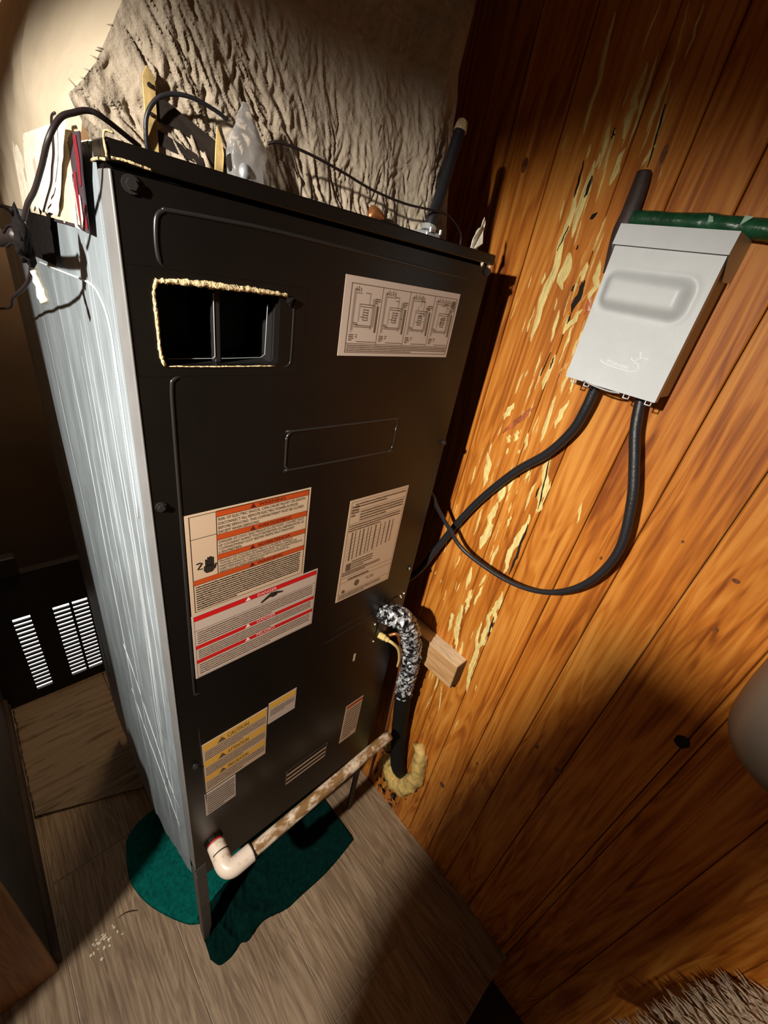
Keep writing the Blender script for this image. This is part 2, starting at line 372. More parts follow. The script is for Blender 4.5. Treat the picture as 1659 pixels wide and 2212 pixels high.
def streaks(name, data, m, proud, jag, label=None):
    bm = newbm()
    for (y1, z1, y2, z2, w) in data:
        A = Vector((0, y1, z1)); B = Vector((0, y2, z2)); D = B - A
        ln = D.length; D.normalize(); Nn = Vector((0, -D.z, D.y))
        n = max(5, int(ln / 0.012))
        L_, R_, Cc = [], [], []
        ph = random.uniform(0, 50)
        for i in range(n + 1):
            t = i / n
            half = w * 0.5 * (math.sin(math.pi * min(1, max(0, 0.02 + 0.96 * t))) ** 0.6)
            c = A.lerp(B, t) + Nn * w * 0.5 * noise.noise(Vector((t * 4, ph, 0)))
            l = half * (1 + jag * noise.noise(Vector((t * 9, ph, 3))))
            r = half * (1 + jag * noise.noise(Vector((t * 9, ph, 7))))
            x0 = WX + 0.0004
            L_.append(bm.verts.new((x0, (c + Nn * l).y, (c + Nn * l).z)))
            R_.append(bm.verts.new((x0, (c - Nn * r).y, (c - Nn * r).z)))
            Cc.append(bm.verts.new((WX - proud - 0.0009 * random.random(), c.y, c.z)))
        for i in range(n):
            bm.faces.new((L_[i], L_[i + 1], Cc[i + 1], Cc[i])); bm.faces.new((Cc[i], Cc[i + 1], R_[i + 1], R_[i]))
    bmesh.ops.recalc_face_normals(bm, faces=bm.faces)
    o = obj(name, bm, m, wr, label=label); tag(o, kind='stuff'); return o
random.seed(77)
for k in range(95):      # finer scars scattered along the same band of boards
    z = random.uniform(0.72, 2.10)
    yc = pwl(z, [(0.7, -0.10), (0.95, -0.10), (1.2, -0.045), (1.45, -0.045), (1.62, -0.09), (1.8, -0.075), (2.1, -0.09)])
    y = random.gauss(yc, 0.045); ln_ = random.uniform(0.012, 0.05) * (1.5 if z > 1.85 else 1)
    PALE.append((y, z + ln_, y + random.uniform(-.003, .003), z, random.uniform(0.0016, 0.0048)))
random.seed(11)
streaks('bare_wood_streak', PALE, 'pale', 0.0010, 0.45, 'pale bare wood where the finish has peeled off the boards')
streaks('wood_crack', DARK, 'crack', 0.0028, 0.6, 'dark splits in the boards')
streaks('red_patch', RED, 'redwood', 0.0008, 0.7, 'reddish scarred patch on a board')
kb = newbm()
for (y, z, ry, rz) in [(-0.4072, 0.8543, .005, .009), (-0.4715, 0.8383, .010, .010), (-0.233, 0.3962, .010, .012), (-0.0987, 1.8238, .003, .004), (-0.5425, 1.3845, .005, .005),
                       (-0.5254, 1.4795, .006, .004), (-0.4352, 1.5014, .0025, .003), (0.08, 2.02, .006, .012), (-.155, 2.03, .004, .012), (0.27, 1.95, .006, .01), (-0.30, 0.62, .004, .006), (-0.335, 1.40, .003, .004)]:
    v = [kb.verts.new((WX - 0.0008, y + ry * math.cos(k * .785), z + rz * math.sin(k * .785))) for k in range(8)]
    kb.faces.new(v[::-1])
o = obj('knot', kb, 'knot', wr, label='dark knots in the boards'); tag(o, kind='stuff')
kh = newbm(); blob(kh, (WX - 0.0005, -0.606, 1.142), (0.0015, 0.012, 0.016), 2, 0.3); o = obj('knot_hole', kh, 'crack', wr, label='black knot hole beside the double seam')
db = newbm(); random.seed(5)
for k in range(60):
    y = random.gauss(-0.05, 0.035); z = random.uniform(0.01, 0.2) if random.random() < .7 else random.uniform(0, 0.09)
    s = random.uniform(0.002, 0.009)
    v = [db.verts.new((WX - 0.0010, y + s * math.cos(q) * random.uniform(.6, 1.2), z + 1.8 * s * math.sin(q) * random.uniform(.6, 1.2))) for q in (0, .9, 1.9, 2.8, 3.8, 4.9, 5.6)]
    db.faces.new(v[::-1])
o = obj('dirt_splash', db, 'dirt', wr, label='dark dirt specks low on the boards'); tag(o, kind='stuff')

# back wall, left wall end with its wood-faced jamb, ceiling
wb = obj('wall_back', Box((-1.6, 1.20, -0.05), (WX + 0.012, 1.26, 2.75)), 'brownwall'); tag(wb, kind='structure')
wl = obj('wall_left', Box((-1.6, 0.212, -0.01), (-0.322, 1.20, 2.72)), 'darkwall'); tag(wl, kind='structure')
random.seed(9)
for (a, b_) in [(-0.50, -0.322), (-0.70, -0.502), (-0.90, -0.702), (-1.12, -0.902), (-1.35, -1.122), (-1.6, -1.352)]:
    obj('board', Box((a, 0.198, 0.001), (b_, 0.213, 2.72), 0.002, 1), 'jamb', wl)
blk_fill = obj('fill_blocker', Box((0.20, 0.815, -0.002), (WX + .005, 0.835, 2.72)), 'darkwall'); tag(blk_fill, kind='structure')  # unseen partition added to keep the back fill off the right wall
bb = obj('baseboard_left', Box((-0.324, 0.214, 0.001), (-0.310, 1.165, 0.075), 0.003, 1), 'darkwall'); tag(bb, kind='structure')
ce = obj('ceiling', Box((-1.6, -1.9, 2.72), (WX + 0.06, 1.26, 2.78)), 'ceiling'); tag(ce, kind='structure')

# unseen blockers added just out of view to cut the torch beam; they shade the back floor, the lower right boards and the upper wall
blk_floor = newbm(); poly(blk_floor, [(-0.66, -0.105, 1.01), (-0.49, -0.053, 1.01), (-0.39, -0.005, 1.01), (-0.30, 0.075, 1.01), (-0.30, 0.1975, 1.01), (-0.66, 0.1975, 1.01)], (0, 0, 0.022))
o = obj('blocker_floor', blk_floor, 'jamb'); tag(o, kind='structure')
blk_wall = newbm(); poly(blk_wall, [(-0.547, -0.428, -0.195), (-0.547, -0.362, -0.195), (-0.547, -0.362, 1.50), (-0.547, -0.326, 1.66), (-0.547, -0.320, 1.76), (-0.547, -0.338, 1.85), (-0.547, -0.354, 1.925), (-0.547, -0.428, 1.925)], (0.016, 0, 0))
o = obj('blocker_wall', blk_wall, 'jamb'); tag(o, kind='structure')  # shaped blocker in place of the person behind the camera
blk_top = newbm(); poly(blk_top, [(-0.547, -0.42, 2.054), (-0.547, -0.30, 2.046), (-0.547, -0.20, 2.026), (-0.547, -0.137, 2.008), (-0.547, -0.083, 1.988), (-0.547, 0.10, 1.91), (-0.547, 0.10, 2.30), (-0.547, -0.42, 2.30)], (0.016, 0, 0))
o = obj('blocker_top', blk_top, 'jamb'); tag(o, kind='structure')

# ---------------------------------------------------------------- air handler cabinet
CW, CD, CT, CB = 0.56, 0.80, 1.866, 0.44
ah = thing('air_handler', 'tall black air handler cabinet covered in warning stickers with a silver wrapped left side', 'air handler', (CW / 2, CD / 2, 0))
sh = newbm()
box(sh, (0.0, 0.012, CB), (0.004, CD, CT - .01)); box(sh, (CW - 0.004, 0.012, CB), (CW, CD, CT - .01))
box(sh, (0.0, CD - .004, CB), (CW, CD, CT - .01)); box(sh, (0.004, 0.012, CB), (CW - 0.004, CD, CB + .004))
box(sh, (0.0, 0.10, CT - .012), (CW, CD, CT - .008))
obj('casing', sh, 'black', ah)
# front panel with its filter opening cut out
OX0, OX1, OZ0, OZ1 = 0.0245, 0.163, 1.6865, 1.767
def rounded(x0, x1, z0, z1, r, n=5):
    out = []
    for cx, cz, a0 in ((x1 - r, z1 - r, 0), (x0 + r, z1 - r, 90), (x0 + r, z0 + r, 180), (x1 - r, z0 + r, 270)):
        for k in range(n + 1):
            a = math.radians(a0 + 90 * k / n); out.append((cx + r * math.cos(a), cz + r * math.sin(a)))
    return out
pb = newbm()
inn = rounded(OX0, OX1, OZ0, OZ1, 0.008)
def outpt(p):
    cx, cz = (OX0 + OX1) / 2, (OZ0 + OZ1) / 2
    dx, dz = (p[0] - cx) / ((OX1 - OX0) / 2), (p[1] - cz) / ((OZ1 - OZ0) / 2)
    m_ = max(abs(dx), abs(dz))
    x0, x1, z0, z1 = 0.003, 0.20, 1.675, 1.778
    return (cx + (x1 - cx) * dx / m_ if dx > 0 else cx + (cx - x0) * dx / m_, cz + (z1 - cz) * dz / m_ if dz > 0 else cz + (cz - z0) * dz / m_)
outr = [outpt(p) for p in inn]
for k, cxz in ((2, (0.20, 1.778)), (8, (0.003, 1.778)), (14, (0.003, 1.675)), (20, (0.20, 1.675))): outr[k] = cxz
iv = [pb.verts.new((x, 0, z)) for x, z in inn]; ov = [pb.verts.new((x, 0, z)) for x, z in outr]; dv = [pb.verts.new((x, 0.012, z)) for x, z in inn]
nn = len(inn)
for k in range(nn):
    q = (k + 1) % nn
    pb.faces.new((iv[k], iv[q], ov[q], ov[k])); pb.faces.new((iv[q], iv[k], dv[k], dv[q]))
bmesh.ops.recalc_face_normals(pb, faces=pb.faces)
for lo, hi in (((0.0, 0, CB), (CW, 0.010, 1.6752)), ((0.0, 0, 1.7778), (CW, 0.010, 1.846)), ((0.1998, 0, 1.6752), (CW, 0.010, 1.7778)), ((0, 0, 1.6752), (0.0032, 0.010, 1.7778))):
    box(pb, lo, hi)
fp = obj('front_panel', pb, 'black', ah)
obj('corner_flange', Box((-0.0022, -0.001, 0.50), (0.0003, 0.034, 1.846), 0.0008, 1), 'flange', ah, label='grey folded front corner of the casing')
# top rim, standing a little proud of the panel
rb = newbm(); box(rb, (-0.003, -0.004, 1.851), (CW + 0.004, 0.05, CT), 0.0015, 1); box(rb, (-0.003, 0.05, 1.851), (0.012, 0.40, CT), 0.0012, 1); box(rb, (CW - 0.012, 0.05, 1.851), (CW + .004, 0.40, CT), 0.0012, 1)
obj('top_rim', rb, 'black', ah)
gb = newbm(); tube(gb, [(0.0, -0.0045, 1.853), (0.012, -0.005, 1.8535), (0.03, -0.005, 1.852)], 0.0011, seg=6, lump=.5, lscale=300); tube(gb, [(-0.003, -0.004, 1.853), (-0.003, -0.004, 1.868), (0.004, -0.004, 1.870)], 0.0011, seg=6, lump=.5, lscale=300); tube(gb, [(-0.004, -0.002, 1.851), (-0.004, 0.02, 1.852), (-0.004, 0.045, 1.851)], 0.0011, seg=6, lump=.5, lscale=300)
obj('sealant_bead', gb, 'fray', ah, smooth=True, label='tan sealant along the left end of the top rim')
# compartment behind the opening
cb = newbm()
box(cb, (OX0 - .004, 0.085, OZ0 - .004), (OX1 + .004, 0.09, OZ1 + .004)); box(cb, (OX0 - .004, 0.012, OZ1 + .0005), (OX1 + .004, 0.085, OZ1 + .004)); box(cb, (OX0 - .004, 0.012, OZ0 - .004), (OX1 + .004, 0.085, OZ0 - .0005))
box(cb, (OX0 - .004, 0.012, OZ0 - .004), (OX0 - .0005, 0.085, OZ1 + .004)); box(cb, (OX1 + .0005, 0.012, OZ0 - .004), (OX1 + .004, 0.085, OZ1 + .004))
comp = obj('compartment', cb, 'blackin', ah)
dvb = Box((0.089, 0.014, OZ0), (0.096, 0.085, OZ1), 0.001, 1); obj('divider', dvb, 'blackin', comp)
lb = newbm()
tube(lb, [(0.0885, 0.0135, 1.760), (0.0885, 0.0135, 1.694), (0.086, 0.0135, 1.6915), (0.036, 0.0135, 1.6905)], 0.0005, seg=5, smooth=False)
tube(lb, [(0.0965, 0.0135, 1.6915), (0.146, 0.0135, 1.693), (0.152, 0.0135, 1.697), (0.154, 0.0135, 1.755)], 0.0005, seg=5, smooth=False)
obj('metal_edge', lb, 'edge', comp, label='thin bright cut metal edges')
fb = newbm()
tube(fb, [(0.0280, -0.0012, 1.6868), (0.0250, -0.0012, 1.700), (0.0246, -0.0012, 1.725), (0.0240, -0.0012, 1.755), (0.027, -0.0012, 1.7672)], lambda t: 0.0017, seg=7, n=10, lump=0.7, lscale=350)
tube(fb, [(0.0265, -0.0012, 1.7665), (0.05, -0.0015, 1.7682), (0.10, -0.0018, 1.7690), (0.14, -0.002, 1.7688), (0.172, -0.001, 1.7675)], lambda t: 0.0019 + 0.0012 * math.sin(math.pi * t), seg=8, n=14, lump=0.9, lscale=420)
tube(fb, [(0.0300, -0.0005, 1.6862), (0.08, -0.0005, 1.6858), (0.16, -0.0003, 1.6862)], 0.0009, seg=5, n=10, lump=1.0, lscale=500)
obj('frayed_insulation', fb, 'fray', ah, smooth=True, label='tan frayed insulation around the opening')
cl = newbm(); blob(cl, (0.176, -0.002, 1.762), (0.006, 0.004, 0.005), 3, 0.5, 90); obj('sealant_lump', cl, 'tar', ah, smooth=True)
# pressed ribs on the panel
def rib(pts, r=0.0021, n=6):
    return obj('pressed_rib', tube(newbm(), [(x, 0.0004, z) for x, z in pts], lambda t: r * min(1, 0.15 + t * 9, 0.15 + (1 - t) * 9), seg=8, n=n), 'rib', ah, smooth=True)
rib([(0.0345, 1.779), (0.0312, 1.786), (0.0302, 1.800), (0.0322, 1.818), (0.038, 1.8245), (0.046, 1.826), (0.10, 1.8280), (0.156, 1.829), (0.29, 1.8275), (0.40, 1.8255), (0.518, 1.8235)])
rib([(0.044, 1.6755), (0.0365, 1.672), (0.0335, 1.664), (0.0325, 1.62), (0.0315, 1.45), (0.0305, 1.28), (0.0303, 1.152), (0.034, 1.139), (0.041, 1.134)])
rib([(0.0325, 1.045), (0.033, 0.99), (0.0345, 0.92), (0.036, 0.72)], 0.0014)
rib([(0.168, 1.766), (0.178, 1.764), (0.1815, 1.756), (0.1815, 1.70), (0.1795, 1.688), (0.172, 1.6845)], 0.0013)
hp = rounded(0.182, 0.4045, 1.5345, 1.5955, 0.012, 6); hp.append(hp[0])
hb = newbm(); tube(hb, [(x, 0.0004, z) for x, z in hp], 0.0019, seg=8, n=3); obj('pressed_rib', hb, 'rib', ah, smooth=True)
rib([(0.5475, 1.485), (0.5495, 1.44), (0.5500, 1.33), (0.5490, 1.21)], 0.0014)
rib([(0.30, 1.0905), (0.40, 1.0975), (0.53, 1.106)], 0.0011); rib([(0.325, 1.113), (0.44, 1.122), (0.545, 1.131)], 0.0011)
# screws
def screw(x, z, y=-0.001, r=0.0052):
    b2 = newbm(); cyl(b2, (x, y + 0.002, z), (x, y - 0.0012, z), r * 1.25, 14); cyl(b2, (x, y - 0.001, z), (x, y - 0.0045, z), r * .8, 6)
    return obj('screw', b2, 'steel', ah)
screw(0.0135, 1.8385, r=0.0058)
for x, z in ( (0.0095, 1.518), (0.5545, 1.8405), (0.5535, 1.531), (0.548, 1.205), (0.021, 0.93)): screw(x, z)
# silver facing on the left side, ragged at the lower edge
def zlow(y): return pwl(y, [(0, 0.43), (0.06, 0.41), (0.2, 0.31), (0.45, 0.17), (0.8, 0.15)])
def side_fn(u, v):
    y = 0.0325 + (CD - 0.0325) * u
    z = lerp(zlow(y) + 0.006 * noise.noise(Vector((y * 30, 0, 1))), 1.862, v)
    b2 = 0.0035 * noise.noise(Vector((y * 16, z * 2.2, 3))) + 0.0016 * noise.noise(Vector((y * 60, z * 4, 9)))
    b2 *= min(1, 0.25 + u * 8)
    return (-0.0023 - 0.0037 * min(1, u * 30) + b2 * min(1, u * 20) - 0.006 * math.sin(math.pi * min(1, u * 1.2)) , y, z)
sb = newbm(); sheet(sb, 70, 130, side_fn)
for f in sb.faces: f.normal_flip()
side = obj('side_insulation', sb, 'foil', ah, smooth=True, label='silver foil faced insulation with creases')
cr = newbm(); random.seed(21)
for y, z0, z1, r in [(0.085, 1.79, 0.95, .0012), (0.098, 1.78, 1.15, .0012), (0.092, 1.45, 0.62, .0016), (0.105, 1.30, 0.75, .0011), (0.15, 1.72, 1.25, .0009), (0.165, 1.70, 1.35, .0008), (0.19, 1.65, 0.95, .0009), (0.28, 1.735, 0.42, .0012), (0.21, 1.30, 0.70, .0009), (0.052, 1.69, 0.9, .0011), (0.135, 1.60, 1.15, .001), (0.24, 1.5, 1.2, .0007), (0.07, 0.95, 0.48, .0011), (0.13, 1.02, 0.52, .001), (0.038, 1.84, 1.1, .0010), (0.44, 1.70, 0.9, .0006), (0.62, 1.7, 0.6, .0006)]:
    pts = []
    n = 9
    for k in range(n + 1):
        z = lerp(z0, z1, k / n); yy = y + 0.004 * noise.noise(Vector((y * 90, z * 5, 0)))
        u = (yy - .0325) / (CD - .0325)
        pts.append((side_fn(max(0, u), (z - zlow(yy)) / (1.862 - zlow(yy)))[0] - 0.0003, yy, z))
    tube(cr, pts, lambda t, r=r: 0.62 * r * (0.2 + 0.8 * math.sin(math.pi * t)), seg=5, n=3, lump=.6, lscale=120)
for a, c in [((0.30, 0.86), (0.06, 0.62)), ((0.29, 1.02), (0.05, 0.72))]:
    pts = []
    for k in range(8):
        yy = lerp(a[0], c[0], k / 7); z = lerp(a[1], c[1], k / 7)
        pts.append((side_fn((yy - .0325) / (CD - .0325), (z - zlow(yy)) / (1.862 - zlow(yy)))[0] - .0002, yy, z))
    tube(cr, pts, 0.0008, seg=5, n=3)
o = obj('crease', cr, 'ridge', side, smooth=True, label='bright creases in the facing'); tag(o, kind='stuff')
fe = newbm()
fpts = [(0.50, 1.735), (0.464, 1.7345), (0.36, 1.739), (0.2698, 1.7426), (0.18, 1.746), (0.1053, 1.7485), (0.078, 1.746), (0.0642, 1.7405), (0.054, 1.730), (0.0497, 1.716), (0.0475, 1.6888), (0.047, 1.60), (0.046, 1.48)]
tube(fe, [(side_fn((y - .0325) / (CD - .0325), (z - zlow(y)) / (1.862 - zlow(y)))[0] - .0008, y, z) for y, z in fpts], 0.0011, seg=6, n=5)
obj('film_edge', fe, 'film', side, smooth=True, label='curved edge of a clear film over the facing')
# torn printed sticker high on the side
st = newbm()
def sx(y, z): return side_fn((y - .0325) / (CD - .0325), (z - zlow(y)) / (1.862 - zlow(y)))[0]
P_ = [(0.0249, 1.868), (0.0148, 1.8651), (0.019, 1.8382), (0.0246, 1.8188), (0.0357, 1.795), (0.0952, 1.7976), (0.1986, 1.7968), (0.1777, 1.8077), (0.1409, 1.8151), (0.1057, 1.8418), (0.0738, 1.8645), (0.0587, 1.868)]
P_ = [(max(y, 0.036 if z < 1.86 else 0.030) + 0.012 * (1.868 - z) / .07, z) for y, z in P_]
poly(st, [(-0.0125, y, z) for y, z in P_], (0.001, 0, 0))
stk = obj('torn_sticker', st, 'sticker_dark', ah, label='torn dark and red printed sticker')
for P2 in ([(0.052, 1.866), (0.041, 1.866), (0.040, 1.850), (0.047, 1.8317), (0.054, 1.83), (0.052, 1.8474)], [(0.0692, 1.8414), (0.0605, 1.8414), (0.0638, 1.8174), (0.0643, 1.803), (0.0748, 1.8032), (0.0744, 1.8242)], [(0.115, 1.8215), (0.1008, 1.8218), (0.1033, 1.8028), (0.1204, 1.8039)], [(0.0500, 1.818), (0.0445, 1.8168), (0.0475, 1.7982), (0.056, 1.7985)]):
    obj('red_print', poly(newbm(), [(-0.0131, y, z) for y, z in P2]), 'sticker_red', stk)
for P2 in ([(0.0817, 1.8414), (0.074, 1.8397), (0.0842, 1.799), (0.0719, 1.796), (0.0957, 1.7974)], [(0.0600, 1.8245), (0.0560, 1.823), (0.0580, 1.800), (0.067, 1.798)], [(0.135, 1.815), (0.125, 1.803), (0.14, 1.798), (0.155, 1.80)]):
    obj('torn_paper', poly(newbm(), [(-0.0135, y, z) for y, z in P2]), 'white_rag', stk, label='white torn paper showing through')
bt = newbm(); sheet(bt, 16, 10, lambda u, v: (-0.0165 - 0.0015 * noise.noise(Vector((u * 5, v * 5, 0))), lerp(lerp(0.195, 0.215, v), lerp(0.37, 0.41, v), u), lerp(lerp(1.806, 1.798, u), lerp(1.7500, 1.7447, u), v)))  # black sheet painted in for the cable tangle's cast shadow
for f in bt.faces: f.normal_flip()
obj('tangle_shadow', bt, 'tar', ah, smooth=True, label='black patch painted as the shadow of the cable tangle on the silver side')
# corner legs
lg = newbm()
poly(lg, [(0.0, -0.001, 0.50), (0.023, -0.001, 0.50), (0.023, -0.001, 0.10), (0.010, -0.001, 0.0), (0.002, -0.001, 0.0)], (0, 0.003, 0))
poly(lg, [(-0.001, -0.001, 0.46), (-0.001, 0.030, 0.46), (-0.001, 0.026, 0.02), (-0.001, 0.0, 0.0)], (0.003, 0, 0))
obj('leg', lg, 'legsteel', ah)
l2 = newbm(); poly(l2, [(0.540, 0.008, 0.47), (0.566, 0.008, 0.47), (0.572, 0.008, 0.03), (0.562, 0.008, 0.0), (0.550, 0.008, 0.02)], (0, 0.006, 0)); obj('leg', l2, 'rust', ah)
for x in (0.02, 0.52):
    obj('leg', Box((x, CD - .04, 0), (x + .03, CD - .01, CB), .002, 1), 'rust', ah)
# drain port
db_ = newbm(); cyl(db_, (0.046, 0.002, 0.583), (0.046, -0.006, 0.583), 0.0222, 20); obj('drain_flange', db_, 'black', ah, smooth=False)
dr = newbm(); cyl(dr, (0.046, -0.002, 0.583), (0.046, -0.010, 0.583), 0.0185, 20); obj('drain_ring', dr, 'ring_red', ah, label='red drain ring')
pk = newbm(); cyl(pk, (0.412, 0.001, 0.977), (0.412, -0.001, 0.977), 0.002); obj('plug', Box((0.409, -0.0012, 0.965), (0.4155, 0.0, 0.990), .0005, 1), 'cream_paper', ah); pk.free()
gk = newbm(); box(gk, (0.474, -0.002, 1.02), (0.53, 0.0, 1.125), .001, 1); obj('pipe_plate', gk, 'black', ah)
sd = newbm(); random.seed(4)
for x, z in [(0.541, 1.115), (0.548, 1.125), (0.537, 1.121), (0.533, 1.850), (0.556, 1.848), (0.462, 1.065), (0.47, 1.0), (0.545, 1.205)]:
    blob(sd, (x, -0.002, z), (random.uniform(.002, .004), .002, random.uniform(.002, .005)), 1, .5, 80)
o = obj('sealant_crumb', sd, 'crumb', ah, label='pale crumbs of old sealant'); tag(o, kind='stuff')

# ------------------------------------------------ printed labels, parts of the cabinet
YL, YP, YQ = -0.0006, -0.0009, -0.00115
def quad(bm, x0, x1, z0, z1, y): 
    return poly(bm, [(x0, y, z0), (x1, y, z0), (x1, y, z1), (x0, y, z1)])
_cv = bpy.data.curves.new('lettering', 'FONT'); _cv.resolution_u = 2
_to = bpy.data.objects.new('lettering', _cv)
def text(bm, s, x0, z0, h, w=None, y=YQ, align='L', place=None):
    """flat lettering; cap height h; squeezed to width w when given"""
    _cv.body = s
    me = bpy.data.meshes.new_from_object(_to)
    if not me.vertices: return
    xs_ = [v.co.x for v in me.vertices]; a, b_ = min(xs_), max(xs_)
    k = h / 0.70
    kx = k if w is None else w / max(1e-6, (b_ - a))
    if align == 'C': x0 = x0 - (b_ - a) * kx / 2
    place = place or (lambda px, pz: (px, y, pz))
    vs = [bm.verts.new(place(x0 + (v.co.x - a) * kx, z0 + v.co.y * k)) for v in me.vertices]
    for p in me.polygons:
        try: bm.faces.new([vs[i] for i in p.vertices])
        except ValueError: pass
    bpy.data.meshes.remove(me)
def fine(bm, x0, x1, z0, z1, rows, y=YQ, fill=0.55, gap=0.12, lastfrac=0.6, cw=0.0035):
    """rows of tiny word marks, print too small to read"""
    pitch = (z1 - z0) / rows
    for r in range(rows):
        z = z1 - pitch * (r + 1) + pitch * (1 - fill) / 2
        xe = x1 if r < rows - 1 else lerp(x0, x1, lastfrac)
        x = x0
        while x < xe - 0.001:
            w = min(random.uniform(0.6, 2.2) * cw, xe - x)
            quad(bm, x, x + w, z, z + pitch * fill * random.uniform(.75, 1), y)
            x += w + gap * cw * 2
def tri(bm, cx, z0, s, y): poly(bm, [(cx - s * .58, y, z0), (cx + s * .58, y, z0), (cx, y, z0 + s)])
def label(x0, x1, z0, z1, m, lab, cant=0.0):
    return obj('label', Box((x0, YL, z0), (x1, 0.0002, z1)), m, ah, label=lab)
def frame(bm, x0, x1, z0, z1, t, y):
    quad(bm, x0, x1, z1 - t, z1, y); quad(bm, x0, x1, z0, z0 + t, y); quad(bm, x0, x0 + t, z0, z1, y); quad(bm, x1 - t, x1, z0, z1, y)

# 1 electric shock warning (orange bands, three languages)
random.seed(31)
W = label(0.0355, 0.2325, 1.3195, 1.4965, 'cream_paper', 'large warning label with four orange bands and a black hand sign')
ob = newbm(); ik = newbm(); dk = newbm()
X0, X1, XM = 0.0405, 0.2285, 0.0775
bands = [(1.4845, 1.4935, XM), (1.4455, 1.4545, XM), (1.4110, 1.4195, XM), (1.3765, 1.3850, X0)]
for z0, z1, xa in bands: obj('orange_band', quad(newbm(), xa, X1, z0, z1, YP), 'orange', W)
frame(ik, X0, X1, 1.3245, 1.4935, 0.0007, YP); quad(ik, XM - .0007, XM, 1.385, 1.4935, YP); quad(ik, X0, XM, 1.4565, 1.4572, YP)
for z0, z1, xa in bands: quad(ik, xa, X1, z0 - .0006, z0, YP); quad(ik, xa, X1, z1, z1 + .0006, YP)
for (z0, z1, xa), w in zip(bands, ('WARNING', 'AVERTISSEMENT', 'ADVERTENCIA', 'WARNING')):
    tri(dk, 0.132, z0 + .001, 0.0075, YQ); text(dk, w, 0.1405, z0 + .0018, 0.0055, 0.045 if len(w) < 9 else 0.058)
def para(bm, lines, x0, x1, ztop, pitch, h, full=True):
    mx = max(len(s) for s in lines)
    for k, s in enumerate(lines): text(bm, s, x0, ztop - pitch * (k + 1) + (pitch - h) * .5, h, (x1 - x0) * len(s) / mx)
para(ik, ['RISK OF ELECTRIC SHOCK. CAN CAUSE INJURY OR DEATH.', 'DISCONNECT ALL REMOTE ELECTRIC POWER SUPPLIES', 'BEFORE SERVICING. THIS COMPARTMENT MUST BE CLOSED', 'EXCEPT WHEN SERVICING.'], 0.0795, 0.2225, 1.4835, 0.0070, 0.0046)
para(ik, ['DANGER DE CHOC ELECTRIQUE OU DE MORT. COUPEZ TOUT', 'LE COURANT AVANT TOUT ENTRETIEN OU REPARATION. LE', 'COMPARTIMENT DOIT RESTER FERME SAUF PENDANT', "L'ENTRETIEN."], 0.0795, 0.2225, 1.4445, 0.0060, 0.0042)
para(ik, ['PELIGRO DE CHOQUE ELECTRICO O MUERTE. APAGUE', 'TODAS LAS FUENTES DE ENERGIA ELECTRICA ANTES DE', 'MANTENIMIENTO O SERVICIO TECNICO. EL COMPARTIMIENTO', 'DEBE PERMANECER CERRADO EXCEPTO DURANTE EL', 'SERVICIO DE MANTENIMIENTO.'], 0.0795, 0.2225, 1.4100, 0.0049, 0.0035)
fine(ik, 0.0435, 0.2210, 1.3275, 1.3745, 11, fill=.5, lastfrac=.35, cw=.003)
for k, (fx, top) in enumerate(((0.0590, 1.4180), (0.0622, 1.4212), (0.0654, 1.4216), (0.0686, 1.4195))):   # four fingers, thumb, palm
    quad(ik, fx, fx + .0025, 1.405, top, YQ)
poly(ik, [(0.0570, YQ, 1.4065), (0.0710, YQ, 1.4065), (0.0715, YQ, 1.3975), (0.0685, YQ, 1.3935), (0.0600, YQ, 1.3935), (0.0565, YQ, 1.399)])
poly(ik, [(0.0712, YQ, 1.4010), (0.0740, YQ, 1.4075), (0.0755, YQ, 1.4065), (0.0725, YQ, 1.3965)])
tube(ik, [(0.0465, YQ, 1.4140), (0.0520, YQ, 1.4150), (0.0545, YQ, 1.4135), (0.0480, YQ, 1.4040), (0.0545, YQ, 1.4035)], .0010, seg=4, smooth=False, flat=(1, .1))
ob.free(); tag(obj('printed_text', ik, 'ink', W), kind='stuff'); tag(obj('band_heading', dk, 'ink_dark_red', W), kind='stuff')

# 2 danger label (red bands)
D2 = label(0.0345, 0.2645, 1.1775, 1.3185, 'white_paper', 'danger label with three red bands under the orange banded label')
ob = newbm(); ik = newbm(); wk = newbm(); bk = newbm()
X0, X1 = 0.0375, 0.2620
for z0, z1 in ((1.3065, 1.3165), (1.2455, 1.2535), (1.2125, 1.2205)): obj('red_band', quad(newbm(), X0, X1, z0, z1, YP), 'red', D2)
for (z0, z1), s in zip(((1.3065, 1.3165), (1.2455, 1.2535), (1.2125, 1.2205)), ('DANGER', 'DANGER', 'PELIGRO')):
    text(wk, s, 0.1430, z0 + .0018, 0.0060, 0.036); tri(wk, 0.126, z0 + .001, 0.0085, YQ)
quad(ik, X0, X1, 1.2855, 1.2862, YP); frame(ik, X0, X1, 1.1800, 1.3165, .0004, YP)
fine(ik, 0.041, 0.256, 1.2560, 1.2840, 6, cw=.003, fill=.42); fine(ik, 0.041, 0.256, 1.2225, 1.2435, 5, cw=.003, fill=.42); fine(ik, 0.041, 0.256, 1.1850, 1.2105, 5, cw=.003, fill=.42)
poly(bk, [(0.150, YQ, 1.2895), (0.165, YQ, 1.2965), (0.172, YQ, 1.2935), (0.180, YQ, 1.2960), (0.176, YQ, 1.3045), (0.168, YQ, 1.3055), (0.160, YQ, 1.3000), (0.149, YQ, 1.2925)])
poly(bk, [(0.176, YQ, 1.299), (0.191, YQ, 1.2965), (0.191, YQ, 1.2995), (0.177, YQ, 1.3045)])
ob.free(); tag(obj('printed_text', ik, 'ink_brown', D2), kind='stuff'); tag(obj('band_heading', wk, 'ink_white', D2), kind='stuff'); obj('hand_sign', bk, 'ink', D2)

